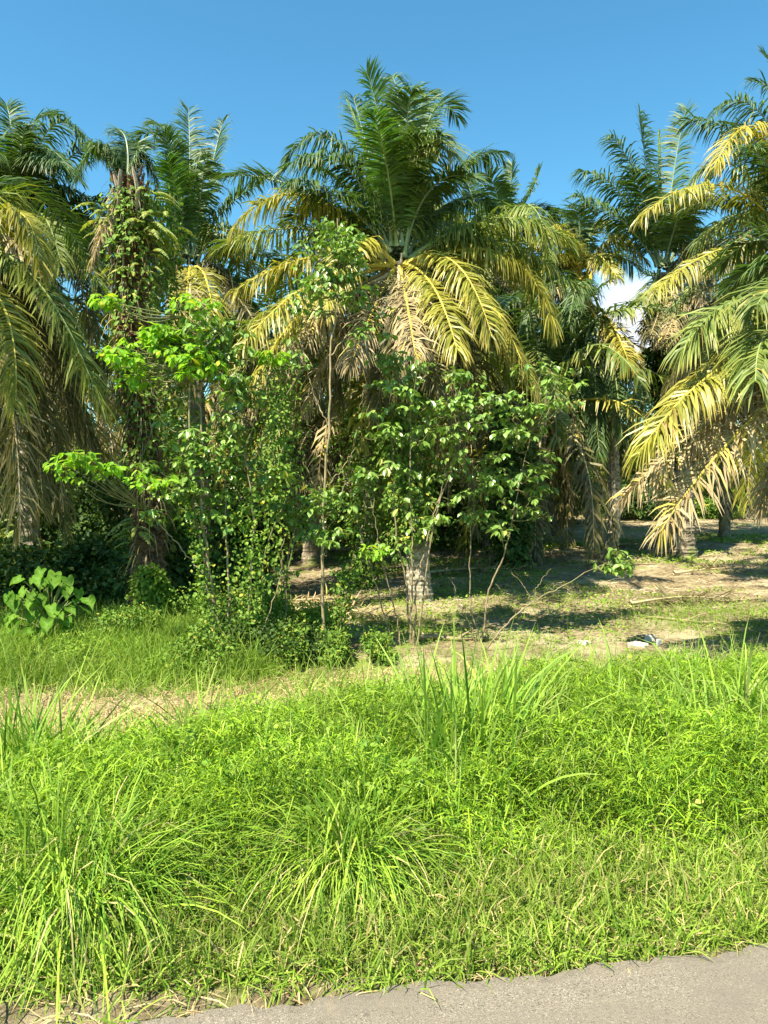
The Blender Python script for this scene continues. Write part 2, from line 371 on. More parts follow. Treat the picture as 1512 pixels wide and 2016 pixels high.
# ------------------------------------------------------------------ palms
def frond_mb(C, Mi, T, L=.85, n=92, bend=.8, width=.05, plume=1.0, rr=1.0, rag=0., org=None, spear=False, t0=.14, seg=3):
    """one pinnate frond: curved rachis from C through Mi to T, leaflets both sides"""
    mb = MB()
    C, Mi, T = (np.asarray(a, float) for a in (C, Mi, T))
    ctrl = 2 * Mi - .5 * (C + T)
    u = np.linspace(0, 1, 40)[:, None]
    cv = (1 - u) ** 2 * C + 2 * u * (1 - u) * ctrl + u * u * T
    sl = np.concatenate([[0], np.cumsum(np.linalg.norm(np.diff(cv, axis=0), axis=1))])
    def at(t):
        return np.stack([np.interp(t * sl[-1], sl, cv[:, k]) for k in range(3)], -1)
    tt = np.linspace(0, 1, 22); pts = at(tt)
    tube(mb, pts, np.interp(tt, [0, .06, .2, 1], [.085, .045, .03, .006]) * rr, 5, mat=1)
    h = T - C; h[2] = 0
    if np.linalg.norm(h) < .3: h = Mi - C; h[2] = 0
    if np.linalg.norm(h) < .05: h = np.array([.2, -1, 0])
    h = h / np.linalg.norm(h)
    S = np.cross(h, UP)
    n2 = n
    t = np.concatenate([np.linspace(t0, .995, n2)] * 2) + rng.normal(0, .003, 2 * n2)
    t = np.clip(t[rng.random(2 * n2) > .04], t0, 1)
    side = np.where(rng.random(len(t)) < .5, 1., -1.)
    ph = rng.uniform(0, 6.28, 6)
    wob = np.sin(t * 9 + ph[0] + side) * .5 + np.sin(t * 23 + ph[1] + side * 2) * .35 + np.sin(t * 51 + ph[2]) * .25
    p = at(t); tan = nrm(at(np.minimum(t + .01, 1)) - at(np.maximum(t - .02, 0)))
    Nn = nrm(np.cross(S[None], tan))
    a = np.interp(t, [.1, .5, .85, 1], [R(6), R(22), R(38), R(62)]) + rng.normal(0, R(6), len(t)) + wob * R(4 + 5 * min(plume, 1))
    b = wob * 12 * plume + (10 if plume < .2 else 0) + rng.choice([-20, 6, 30], len(t)) * plume + rng.normal(0, 3 + 5 * plume, len(t)) + 6
    if spear: a = a * 0 + R(84); b = b * .1
    b = np.radians(b)
    d = np.cos(b)[:, None] * (np.cos(a)[:, None] * S[None] * side[:, None] + np.sin(a)[:, None] * tan) + np.sin(b)[:, None] * Nn
    if rag: d = nrm(d + rng.normal(0, rag, d.shape))
    LL = L * np.interp(t, [.12, .22, .5, .8, .95, 1], [.4, .9, 1.05, 1.0, .78, .5]) * rng.uniform(.85, 1.1, len(t))
    wdv = tan + rng.normal(0, .22, tan.shape)
    wdv = nrm(wdv - d * (wdv * d).sum(1, keepdims=True))
    bd = bend * rng.uniform(.5, 1.5, len(t)) * (1 + .35 * np.sin(t * 14 + ph[3]))
    wd_ = width * np.interp(t, [.1, .4, 1], [.8, 1, .7])
    if seg == 3: st, pr = (0, .3, .68, 1), (.55, 1, .8, .08)
    else: st, pr = (0, .5, 1), (.7, 1, .1)
    wn = rng.normal(0, rag * 1.5, d.shape) if rag else None
    ribbons(mb, p, d, LL, wd_, wdv, bd, st, pr, mat=0, cb=np.clip(rng.random(len(t)) * .62 + t * .22 + .16 * np.sin(t * 17 + ph[4] + side), 0, 1), wind=wn)
    return mb

KIND = {  # leaf material, rachis material, leaflet bend, plume, rag, leaflet length
    'young': ('f_young', 'r_green', .5, .15, 0, .66),
    'green': ('f_green', 'r_pale', .75, .15, .01, .70),
    'shade': ('f_green', 'r_green', 2.2, .6, .06, .8),
    'glossy': ('f_green', 'r_pale', 1.3, .3, .03, .76),
    'mid': ('f_mid', 'r_green', 1.5, .5, .05, .82),
    'yellow': ('f_yellow', 'r_yellow', 1.6, .5, .06, .76),
    'gold': ('f_gold', 'r_yellow', 1.5, .6, .06, .75),
    'dead': ('f_dead', 'r_dead', 2.3, .8, .25, .6),
    'deady': ('f_dead', 'r_yellow', 2.0, .8, .22, .7),
    'dark': ('f_dark', 'r_dead', 2.2, .8, .12, .8),
    'spear': ('f_young', 'r_green', .1, .1, 0, .35),
}
def add_frond(parent, org, C, Mi, T, kind, n=92, scale=1.0, width=.05, seg=3, **kw):
    lm, rm, bend, plume, rag, L = KIND[kind]
    mb = frond_mb(C, Mi, T, L=L * scale, n=int(n * 1.5), bend=bend, width=width * scale * (1.0 if kind in ('green', 'young') else .86), plume=plume, rag=rag,
                  spear=(kind == 'spear'), seg=seg, **kw)
    return mb.build('frond', [M[lm], M[rm]], parent, org)

def trunk_mb(pts, r0, r1, seg=22, ring=.05, diamonds=.16, flare=1.35, shag=0):
    L = np.linalg.norm(np.diff(pts, axis=0), axis=1).sum(); n = max(12, int(L / ring))
    path = smooth_path(pts, n)
    u = np.linspace(0, 1, n); z = u * L
    r = r0 + (r1 - r0) * u
    r = r * (1 + (flare - 1) * np.exp(-z / .28))
    th = np.arange(seg) / seg * 2 * math.pi
    k = 5
    ph = math.pi * z / .34
    A = np.sin(k * th[None] / 1. + ph[:, None]) * np.sin(k * th[None] - ph[:, None])
    rr = r[:, None] * (1 + diamonds * A * np.interp(z, [0, .6, 1.6], [.3, .6, 1])[:, None] + rng.normal(0, .02 + shag, (n, seg)))
    rr = rr * (1 + .03 * np.sin(z * 2 * math.pi / .13))[:, None]
    v = path[:, None] + rr[..., None] * np.stack([np.cos(th), np.sin(th), 0 * th], -1)[None]
    mb = MB(); i = np.arange(n - 1)[:, None] * seg; j = np.arange(seg)[None]; j2 = (j + 1) % seg
    mb.add(v, q=np.stack([i + j, i + j2, i + seg + j2, i + seg + j], -1))
    mb.add([path[-1] + UP * .1], t=None)
    c = mb.n - 1; last = (n - 1) * seg
    mb.t.append(np.array([[last + a, last + (a + 1) % seg, c] for a in range(seg)])); mb.tm.append(np.zeros(seg))
    return mb, path, r

def add_stubs(mb, path, r, frac=(.6, 1.), n=70, mat=0, ln=(.16, .34)):
    """old leaf bases sticking out and up round the upper trunk"""
    for k in range(n):
        u = frac[0] + (frac[1] - frac[0]) * k / n
        c = path[int(u * (len(path) - 1))]; a = k * 2.399 + rng.normal(0, .1)
        h = np.array([math.cos(a), math.sin(a), 0])
        l = rng.uniform(*ln); rad = r[int(u * (len(path) - 1))]
        p0 = c + h * rad * .8; p1 = p0 + h * l * .55 + UP * l * .5; p2 = p1 + h * l * .25 + UP * l * .7
        tube(mb, [p0, p1, p2], [.075, .06, .035], 5, mat=mat, flat=.55)

def palm(label, C, base, hand, mids=None, filler=(), n=92, r=(.27, .2), D=18, tmat='trunk', group=None, scale=1.0, width=.05, stubs=60):
    """hand: fronds described one by one; filler: (count, az range, elevation start, end, kind, length)"""
    root = empty('oil_palm', base)
    tag(root, label, 'palm tree', group or 'oil palms of the plantation')
    pts = [base - UP * .15, *(mids or []), C - UP * .35]
    mb, path, rad = trunk_mb(np.array(pts), r[0], r[1])
    add_stubs(mb, path, rad, (.62, 1.), stubs)
    mb.build('trunk', [M[tmat]], root, base, smooth=False)
    for (m_, t_, dd, kind) in hand:
        Mi = P(m_[0], m_[1], D + dd * .45); T = P(t_[0], t_[1], D + dd)
        h = (T - C) * [1, 1, 0]; h /= max(np.linalg.norm(h), .1)
        low = {'young': 0, 'green': 0, 'glossy': .1, 'spear': 0, 'mid': .25, 'yellow': .4, 'gold': .4, 'dead': .6, 'shade': .5, 'deady': .5, 'dark': .6}[kind]
        add_frond(root, base, C + h * .22 - UP * low, Mi, T, kind, n=n, scale=scale, width=width)
    for (cnt, az0, az1, e0, e1, kind, Lf) in filler:
        for k in range(cnt):
            az = R(az0 + (az1 - az0) * (k + .5) / cnt + rng.normal(0, 6)); el = R(rng.uniform(e0, e1))
            auto_frond(root, base, C, az, el, kind, Lf * rng.uniform(.9, 1.08), n, scale, width)
    return root

def auto_curve(C, az, el, Lf):
    h = np.array([math.cos(az), math.sin(az), 0])
    c0 = C + h * .2 - UP * np.interp(el, [R(-70), R(60)], [.6, 0])
    bendd = np.interp(el, [R(-80), R(-30), R(10), R(50), R(85)], [R(8), R(45), R(65), R(60), R(22)])
    e2 = max(el - bendd, R(-88))
    el1 = el + bendd * .12
    Mi = c0 + .5 * Lf * (h * math.cos(el1) + UP * math.sin(el1))
    T = Mi + .5 * Lf * (h * math.cos(e2) + UP * math.sin(e2))
    return c0, Mi, T
def auto_frond(root, base, C, az, el, kind, Lf, n, scale, width, seg=3):
    c0, Mi, T = auto_curve(C, az, el, Lf)
    return add_frond(root, base, c0, Mi, T, kind, n=n, scale=scale, width=width, seg=seg)

def B(px, D): return GP(px, D)

# main palm in the middle
D = 17.5; C = P(785, 490, D)
palm('tallest central oil palm with upright dark green crown over yellow drooping fronds', C, B(828, D), [
    ((786, 245), (772, 150), 2.6, 'green'), ((752, 275), (722, 142), -.6, 'young'), ((845, 235), (900, 232), 1.6, 'green'), ((800, 260), (812, 175), -1.2, 'green'),
    ((838, 300), (892, 305), -1.6, 'mid'), ((722, 310), (682, 192), 1.2, 'spear'), ((730, 320), (696, 192), 1.8, 'green'),
    ((672, 285), (568, 305), -.3, 'glossy'), ((676, 325), (560, 330), -1.2, 'glossy'), ((660, 385), (575, 355), -1.8, 'glossy'),
    ((800, 330), (872, 265), -2.0, 'green'), ((762, 330), (735, 225), -2.4, 'young'),
    ((888, 345), (990, 300), .6, 'glossy'), ((885, 400), (975, 410), 1.2, 'glossy'), ((820, 250), (845, 185), 2.6, 'green'),
    ((640, 420), (570, 440), .8, 'green'), ((850, 370), (930, 350), -1.5, 'green'), ((690, 380), (620, 330), 1.5, 'green'),
    ((975, 430), (1125, 480), -1.0, 'mid'), ((892, 515), (968, 662), -2.6, 'yellow'), ((935, 560), (1050, 770), -1.6, 'yellow'), ((990, 500), (1090, 650), -1.2, 'yellow'), ((960, 470), (1130, 560), -.4, 'mid'), ((610, 600), (490, 770), -1.4, 'yellow'),
    ((905, 540), (1010, 700), -1.0, 'yellow'), ((800, 590), (818, 700), -3.2, 'deady'), ((700, 480), (640, 610), -2.6, 'yellow'),
    ((620, 505), (450, 580), -1.2, 'yellow'), ((610, 560), (458, 705), -3.0, 'yellow'), ((650, 610), (560, 730), -2.2, 'dead'),
    ((690, 620), (600, 810), -1.4, 'dead'), ((735, 610), (690, 720), -2.2, 'deady'), ((600, 385), (460, 450), -.8, 'yellow'),
    ((585, 370), (445, 350), 1.4, 'green'), ((590, 450), (428, 492), .8, 'mid'), ((880, 610), (915, 780), -.4, 'dark'),
    ((840, 620), (860, 760), -1.8, 'dark'), ((950, 620), (1000, 760), 0., 'mid'), ((930, 470), (1050, 560), .8, 'mid'),
    ((760, 640), (745, 800), -1., 'dark'), ((850, 560), (900, 690), -3.0, 'yellow'),
], filler=[(2, 50, 130, 30, 40, 'green', 4.4), (6, 20, 160, 0, 25, 'mid', 5.4), (5, 10, 170, -50, -20, 'dark', 4.6), (3, 180, 360, -65, -45, 'dark', 3.6)], D=D, tmat='trunk_pale')

# second palm, left of centre
D = 22; C = P(375, 505, D)
palm('slimmer oil palm left of centre with three tall upright fronds against the sky', C, B(400, D), [
    ((332, 300), (268, 272), .4, 'green'), ((374, 330), (371, 215), 1., 'green'), ((416, 335), (440, 238), 1.2, 'green'),
    ((350, 340), (318, 262), -1.2, 'green'), ((396, 380), (405, 300), -1.6, 'glossy'), ((318, 420), (250, 395), -.6, 'green'),
    ((430, 425), (525, 350), .3, 'green'), ((435, 450), (505, 480), -.8, 'mid'), ((372, 540), (362, 620), -2.2, 'yellow'),
    ((402, 540), (420, 620), -2.0, 'yellow'), ((335, 520), (300, 590), -.6, 'dark'), ((430, 525), (475, 600), -.4, 'dark'),
    ((350, 390), (330, 310), -2., 'young'), ((320, 480), (262, 520), -1, 'mid'), ((345, 300), (300, 245), 2., 'green'),
    ((385, 560), (395, 660), -1.5, 'dead'), ((440, 490), (520, 540), .5, 'yellow'),
], filler=[(2, 50, 130, 20, 35, 'green', 4.4), (4, 20, 160, -10, 10, 'green', 4.6), (6, 0, 360, -65, -40, 'dark', 4.4)], D=D, n=80)

# big palm right with the vine covered trunk
D = 26; C = P(1305, 520, D)
palm('tall oil palm on the right whose dark trunk is wrapped in creepers', C, B(1345, D), [
    ((1275, 350), (1258, 220), .6, 'green'), ((1325, 350), (1352, 212), 1.2, 'green'), ((1300, 380), (1298, 260), 2, 'spear'),
    ((1252, 350), (1200, 268), -.6, 'glossy'), ((1225, 385), (1140, 335), -.8, 'glossy'), ((1220, 430), (1130, 385), -1.4, 'glossy'),
    ((1270, 400), (1235, 330), -2, 'green'), ((1265, 585), (1205, 615), -1.6, 'mid'),
    ((1330, 600), (1305, 670), -2.2, 'dead'), ((1370, 400), (1420, 320), 0, 'green'), ((1350, 430), (1400, 400), -1.8, 'green'),
    ((1300, 600), (1280, 660), -1.8, 'dark'), ((1330, 440), (1345, 380), -2.6, 'green'),
    ((1370, 480), (1450, 520), -1, 'dark'), ((1360, 540), (1400, 640), -1.5, 'dead'),
], filler=[(3, 10, 110, 25, 45, 'green', 5.5), (5, -20, 80, -10, 20, 'green', 6.5), (4, -20, 70, -60, -30, 'dark', 5)], D=D, n=80, scale=1.2, mids=[P(1338, 900, D), P(1318, 700, D)], r=(.42, .26))

# palm whose crown stands beyond the right edge
D = 19; C = P(1590, 480, D)
palm('oil palm leaning in over the right edge with long yellow arching fronds', C, B(1600, D), [
    ((1510, 240), (1405, 215), -.4, 'glossy'), ((1470, 285), (1342, 238), .6, 'glossy'), ((1505, 262), (1405, 330), -1.6, 'gold'),
    ((1430, 368), (1258, 430), -1.6, 'yellow'), ((1450, 330), (1360, 360), .8, 'mid'), ((1480, 420), (1370, 480), 0, 'mid'),
    ((1440, 485), (1288, 575), -2.0, 'yellow'), ((1450, 500), (1330, 600), -.8, 'mid'), ((1545, 240), (1482, 160), .8, 'glossy'),
    ((1575, 250), (1505, 110), 1.0, 'green'), ((1460, 400), (1350, 410), 1.4, 'green'), ((1500, 560), (1400, 700), -.6, 'dead'),
    ((1530, 350), (1470, 290), -2, 'green'), ((1510, 300), (1440, 250), 1.4, 'green'), ((1490, 450), (1400, 560), -1.5, 'dark'),
    ((1500, 600), (1450, 760), 0, 'dark'), ((1560, 600), (1530, 780), -1, 'dark'),
], filler=[(8, -60, 90, 20, 65, 'green', 5.5), (8, -90, 90, -20, 10, 'mid', 5.5), (5, 90, 200, -60, -30, 'dark', 5)], D=D, n=88, mids=[P(1620, 800, D)])

# nearer, lower palm on the right
D = 12.5; C = P(1660, 640, D)
palm('near oil palm at the right edge with a broad yellow frond above dead ones', C, B(1700, D), [
    ((1475, 588), (1345, 690), -.8, 'mid'), ((1440, 712), (1256, 895), -1.4, 'yellow'), ((1410, 820), (1225, 985), -.6, 'dead'),
    ((1455, 850), (1298, 1050), -1.6, 'deady'), ((1470, 690), (1330, 770), .2, 'yellow'), ((1530, 640), (1488, 750), -2.2, 'mid'),
    ((1540, 530), (1440, 560), .6, 'green'), ((1530, 480), (1420, 520), 1.4, 'green'), ((1490, 760), (1370, 880), .8, 'dead'), ((1560, 830), (1500, 1000), -.6, 'dead'), ((1570, 560), (1490, 600), -1.8, 'mid'),
], filler=[(8, -60, 100, 20, 70, 'green', 5), (8, -90, 90, -20, 10, 'yellow', 5)], D=D, n=95, r=(.3, .24))

# left edge palms
D = 20; C = P(30, 440, D)
palm('tall pale-topped oil palm in the upper left corner behind the nearer one', C, B(60, D + 1), [
    ((95, 255), (182, 285), -.5, 'glossy'), ((25, 285), (12, 205), .6, 'green'), ((55, 270), (112, 228), 1., 'green'),
    ((150, 300), (225, 330), -.2, 'glossy'), ((125, 440), (195, 560), -1.5, 'mid'), ((110, 370), (205, 420), .2, 'glossy'),
    ((-10, 300), (-60, 270), 0, 'green'), ((60, 330), (120, 320), -2.0, 'glossy'), ((75, 300), (150, 350), -1.4, 'glossy'),
    ((10, 340), (-30, 300), -2, 'glossy'), ((40, 320), (50, 250), -2.2, 'green'), ((80, 420), (120, 520), -2.4, 'mid'),
    ((130, 500), (180, 660), -.6, 'dark'), ((100, 560), (140, 760), -1, 'dark'), ((60, 600), (90, 800), -1.5, 'dark'),
    ((20, 580), (30, 760), -2, 'dark'), ((150, 420), (235, 500), 1.2, 'mid'), ((140, 480), (215, 640), 1.2, 'mid'),
], filler=[(4, 0, 180, 15, 35, 'green', 4.6), (8, 0, 180, -20, 10, 'mid', 5.2), (6, 0, 360, -60, -35, 'dark', 5)], D=D, n=85)
D = 14; C = P(-130, 480, D)
palm('near oil palm at the left edge with yellow-green fronds hanging low into view', C, B(-150, D), [
    ((20, 415), (78, 520), -.6, 'yellow'), ((40, 520), (165, 700), .2, 'mid'), ((50, 530), (200, 800), -.6, 'mid'),
    ((0, 590), (30, 800), -1.6, 'yellow'), ((20, 640), (85, 1000), -.2, 'dark'), ((45, 640), (130, 1040), .4, 'dark'),
    ((-20, 640), (-10, 920), -.6, 'dark'), ((30, 560), (150, 860), 1, 'dark'), ((-30, 400), (30, 400), 1.2, 'mid'),
    ((0, 700), (40, 1040), -.9, 'dark'), ((60, 600), (190, 900), 1.2, 'dark'), ((0, 620), (60, 860), 1.4, 'dark'),
], filler=[(6, 60, 300, 20, 70, 'green', 5), (7, 90, 270, -20, 10, 'mid', 5), (5, 90, 290, -70, -40, 'dark', 5)], D=D, n=90)

# palms just behind the central one, and right of it
D = 28; C = P(965, 480, D)
palm('oil palm standing behind the central one, its short green crown at its right shoulder', C, B(1000, D), [
    ((1000, 400), (1008, 325), .5, 'green'), ((1030, 405), (1062, 338), .2, 'green'), ((930, 390), (915, 345), 1, 'green'),
    ((1035, 440), (1100, 440), -.8, 'glossy'), ((1040, 470), (1110, 520), -1, 'mid'), ((900, 430), (850, 430), 0, 'green'),
    ((1000, 520), (1050, 600), -1.5, 'yellow'), ((1020, 500), (1040, 560), -2, 'dead'), ((980, 400), (960, 345), -1, 'green'),
    ((990, 540), (1020, 640), -2, 'mid'),
], filler=[(4, 0, 180, 20, 40, 'green', 5), (7, 90, 300, -20, 15, 'mid', 5.5), (8, 90, 300, -60, -35, 'dark', 5.5)], D=D, n=70, width=.065, scale=1.1)
D = 25; C = P(1185, 600, D)
palm('oil palm with a skirt of dark hanging fronds and a pale curved trunk foot', C, B(1190, D), [
    ((1115, 565), (1045, 615), -1.2, 'deady'), ((1212, 650), (1240, 720), -2, 'gold'), ((1150, 690), (1140, 880), -.8, 'shade'),
    ((1172, 720), (1180, 895), -1.4, 'shade'), ((1212, 720), (1242, 870), -.8, 'shade'), ((1228, 700), (1256, 810), .2, 'shade'),
    ((1140, 680), (1122, 830), .4, 'shade'), ((1190, 730), (1205, 880), -.2, 'shade'), ((1160, 720), (1160, 900), .6, 'shade'),
    ((1130, 620), (1090, 700), 0, 'shade'), ((1205, 690), (1225, 860), -1.6, 'shade'), ((1180, 700), (1172, 860), 1, 'shade'),
    ((1140, 590), (1080, 640), .8, 'shade'), ((1195, 700), (1200, 900), 1.2, 'shade'),
], filler=[(5, 100, 260, 10, 40, 'shade', 3.6), (4, 0, 360, -78, -60, 'shade', 5)], D=D, n=75,
    mids=[GP(1208, D, .8), P(1207, 900, D), P(1195, 760, D)], r=(.21, .15), tmat='trunk_pale')
D = 27; C = P(1150, 530, D)
palm('oil palm with a yellow mop of fronds on a dark leaning trunk', C, B(1172, D), [
    ((1205, 468), (1272, 515), -1, 'yellow'), ((1100, 450), (1045, 490), -1, 'yellow'), ((1165, 450), (1200, 440), .5, 'mid'),
    ((1095, 500), (1050, 580), -1.6, 'yellow'), ((1120, 570), (1085, 660), -.6, 'mid'),
    ((1130, 440), (1090, 425), 1, 'green'), ((1200, 500), (1255, 530), .6, 'mid'), ((1120, 470), (1075, 470), -2.2, 'yellow'),
    ((1170, 500), (1215, 545), -2.2, 'yellow'), ((1140, 560), (1130, 650), -2, 'yellow'),
    ((1140, 430), (1140, 405), -1, 'green'),
], filler=[(5, 70, 170, 5, 30, 'green', 4.0), (5, 60, 270, -60, -35, 'shade', 5)], D=D, n=70, width=.06,
    mids=[P(1152, 960, D), P(1130, 850, D), P(1135, 700, D)], r=(.17, .14))
D = 24; C = P(640, 800, D)
palm('low oil palm left of the central trunk with a shaded drooping crown', C, B(610, D), [
    ((600, 820), (548, 930), -1, 'mid'), ((680, 810), (728, 900), -1, 'mid'), ((620, 850), (600, 960), -2, 'dark'),
    ((660, 850), (680, 960), -2, 'dark'), ((600, 770), (540, 790), 0, 'yellow'), ((690, 770), (750, 790), 0, 'green'),
], filler=[(8, 0, 360, 20, 60, 'green', 4.2), (8, 0, 360, -20, 10, 'mid', 4.2), (8, 0, 360, -65, -35, 'dark', 4)], D=D, n=60, width=.06)

# ---- rows further back: three crown patterns, copied
def crown_proto(seed, Lf=5.4):
    global rng
    keep = rng; rng = np.random.default_rng(seed)
    out = []
    nf = 30
    for k in range(nf):
        age = k / (nf - 1)
        az = k * 2.39996; el = R(np.interp(age, [0, .2, .5, .75, 1], [80, 58, 20, -25, -70]) + rng.normal(0, 5))
        kind = 'green' if age < .3 else ('mid' if age < .58 else ('yellow' if rng.random() < .4 else ('dark' if rng.random() < .6 else 'dead')))
        c0, Mi, T = auto_curve(np.zeros(3), az, el, Lf * rng.uniform(.88, 1.08) * (.8 if age < .15 else 1))
        lm, rm, bend, plume, rag, L = KIND[kind]
        b_ = frond_mb(c0, Mi, T, L=L * 1.05, n=46, bend=bend, width=.085, plume=plume, rag=rag, seg=2)
        out.append(b_.mesh('frond', [M[lm], M[rm]]))
    rng = keep
    return out
PROTO = [crown_proto(11), crown_proto(12), crown_proto(13)]
def far_palm(x, y, h, lean, k, label, group, r0=.21):
    base = G(x, y); C = base + np.array([lean[0], lean[1], h])
    root = empty('oil_palm', base); tag(root, label, 'palm tree', group)
    mb, path, rad = trunk_mb(np.array([base - UP * .15, base + np.array([lean[0] * .35, lean[1] * .35, h * .5]), C - UP * .3]), r0, r0 * .8, seg=14, ring=.11)
    mb.build('trunk', [M['trunk_pale'] if k % 4 == 2 else M['trunk']], root, base)
    rz = rng.uniform(0, 6.28); s = rng.uniform(.88, 1.1)
    for me in PROTO[k % 3]:
        o = bpy.data.objects.new('frond', me); COL.objects.link(o); o.parent = root
        o.location = tuple(float(a) for a in (C - base)); o.rotation_euler = (0, 0, rz); o.scale = (s, s, s)
    return root
# ones whose trunks can be told apart in the photograph
picks = [(62, 24, 6.2, (-.5, 0), 'oil palm with the leaning foot behind the broad heart-shaped leaves'),
         (165, 27, 6.8, (-2.2, 0), 'oil palm trunk leaning left out of the dark thicket at far left'),
         (562, 30, 6.5, (0, 0), 'thin oil palm trunk in the shade left of the tall pale sapling'),
         (722, 21.5, 6.0, (.2, 0), 'shaded oil palm just left behind the central trunk'),
         (1058, 23.5, 5.2, (.5, 1.5), 'oil palm with its foot leaning right, right of the central trunk'),
         (1012, 33, 6.6, (0, 0), 'dark straight oil palm trunk between the central and the curved one'),
         (1300, 44, 5.4, (0, 0), 'oil palm low in the gap under the cloud'),
         (1427, 31, 6.4, (0, 0), 'oil palm trunk seen under the dead fronds at right'),
         (1478, 40, 6.8, (0, 0), 'pale flared oil palm foot close to the right border'),
         (880, 29, 6.6, (.3, 0), 'dark oil palm trunk right behind the central trunk'),
         (480, 31, 7.0, (.3, 0), 'oil palm behind the thicket left of centre'),
         (1095, 32, 5.0, (-1.3, 0), 'slim leaning oil palm just left of the dark skirted one'),
         (955, 27, 5.2, (.9, 0), 'slim oil palm trunk behind the forked saplings')]
for q_, (px, D, h, lean, lab) in enumerate(picks):
    p = P(px, 1000, D); far_palm(p[0], p[1], h, lean, q_, lab, 'oil palms of the plantation', .15 if px in (1058, 562, 165, 1095, 955) else .21)
placed = [(P(a[0], 1000, a[1])[0], a[1]) for a in picks] + [(P(785, 0, 17.5)[0], 17.5), (P(375, 0, 22)[0], 22), (P(1305, 0, 26)[0], 26), (P(1185, 0, 25)[0], 25), (P(965, 0, 28)[0], 28), (P(640, 0, 24)[0], 24)]
kk = 0
for row, y0 in enumerate((34, 42, 50, 59)):
    half = y0 * .56 + 4
    for x0 in np.arange(-half, half, 8.2):
        x = x0 + (row % 2) * 4.1 + rng.normal(0, .6); y = y0 + rng.normal(0, .8)
        px = x / y * F + 756
        if any(math.hypot(x - a, y - b) < 5.0 for a, b in placed): continue
        if 1150 < px < 1320: continue
        kk += 1
        far_palm(x, y, rng.uniform(6.2, 7.6) if not 1150 < px < 1330 else 5.6, (rng.normal(0, .5), 0), kk,
                 'shaded oil palm in the crowded rows far back in the plantation', 'oil palms in the far rows')

# ------------------------------------------------------------------ dead shaggy trunk with ferns (left)
D = 15.5
base = B(290, D)
root = empty('dead_palm', base); tag(root, 'broken dead palm trunk shaggy with brown fibre and hung with yellow-green ferns', 'palm tree')
pts = np.array([base - UP * .1, P(292, 1000, D), P(280, 850, D), P(265, 700, D), P(258, 560, D), P(255, 430, D), P(252, 355, D)])
mb, path, rad = trunk_mb(pts, .30, .22, seg=26, ring=.035, diamonds=.25, flare=1.1, shag=.12)
add_stubs(mb, path, rad, (.1, 1.), 150, ln=(.1, .3))
mb.build('trunk', [M['trunk_shag']], root, base)
mb = MB()   # shredded fibre hanging off the trunk
n = 1300; u = rng.beta(1.3, 1.6, n); c = path[(u * (len(path) - 1)).astype(int)]; a = rng.uniform(0, 6.28, n)
h = np.stack([np.cos(a), np.sin(a), 0 * a], -1); p = c + h * (.2 + .15 * rng.random(n))[:, None]
ribbons(mb, p, nrm(h * .9 + UP * .2), rng.uniform(.15, .6, n), rng.uniform(.006, .02, n), nrm(np.cross(h, UP) + rng.normal(0, .3, (n, 3))), 2.6, (0, .3, .6, 1), (.8, 1, .8, .2))
mb.build('fibre', [M['f_dead']], root, base)
mb = MB()
for (x0, y0, x1, y1, w) in ((238, 335, 218, 470, .11), (225, 345, 232, 420, .1), (238, 380, 236, 640, .05), (216, 470, 215, 640, .04), (262, 330, 268, 420, .1)):
    tube(mb, smooth_path([P(x0, y0, D - .3), P((x0 + x1) / 2 + 6, (y0 + y1) / 2, D - .35), P(x1, y1, D - .3)], 10), [w * .6] + [w] * 7 + [w * .6, w * .2], 6, flat=.35)
mb.build('sheath', [M['stump_wood']], root, base)
for m_, t_, dd, kd in [((200, 285), (152, 345), -.3, 'glossy'), ((250, 285), (232, 255), .4, 'glossy'), ((275, 300), (305, 350), .2, 'glossy'),
                   ((222, 300), (185, 300), .8, 'green'), ((262, 290), (285, 290), 1., 'green'), ((225, 400), (180, 520), -.5, 'dead'), ((280, 420), (310, 560), .3, 'dark')]:
    add_frond(root, base, P(250, 365, D), P(*m_, D + dd * .4), P(*t_, D + dd), kd, n=70, scale=.65)

def fern_mb(mb, p0, h, L, wr=.22, n=16, droop=.9):
    """a fern frond: arching rachis with short pinnae"""
    u = np.linspace(0, 1, n)
    pts = p0 + h * (L * u)[:, None] + UP * (L * (.35 * u - droop * u * u * .9))[:, None]
    tube(mb, pts, np.linspace(.006, .002, n), 3, mat=1)
    S = np.cross(h, UP); S /= max(np.linalg.norm(S), .1)
    pp = np.concatenate([pts[1:]] * 2); sd = np.concatenate([np.ones(n - 1), -np.ones(n - 1)])
    tn = np.concatenate([nrm(np.diff(pts, axis=0))] * 2)
    d = nrm(S[None] * sd[:, None] + tn * .35 - UP * .2 + rng.normal(0, .1, tn.shape))
    LL = L * wr * np.sin(np.linspace(.5, 3.0, n - 1)); LL = np.concatenate([LL, LL])
    ribbons(mb, pp, d, LL, L * 1.4 / n, tn, .5, (0, .5, 1), (.9, 1, .15))
def fern_thing(label, spots, group='ferns growing on the dead trunk'):
    o0 = spots[0][0]
    mb = MB()
    for c, rad, n_, L in spots:
        for k in range(n_):
            a = rng.uniform(0, 6.28); h = np.array([math.cos(a), math.sin(a), 0]); h = h / np.linalg.norm(h)
            fern_mb(mb, c + h * rad * rng.random() + UP * rng.normal(0, rad), h, L * rng.uniform(.6, 1.15))
    o = mb.build('fern', [M['l_fern'], M['r_green']], None, o0)
    return tag(o, label, 'fern', group)
fern_thing('pale yellow-green fern tuft high on the left side of the dead trunk', [(P(205, 420, D), .25, 14, .5), (P(210, 430, D), .2, 8, .45)])
fern_thing('pale fern tuft spreading right from the upper dead trunk', [(P(290, 415, D - .2), .3, 18, .55), (P(325, 440, D), .25, 12, .45), (P(268, 375, D), .15, 6, .35)])
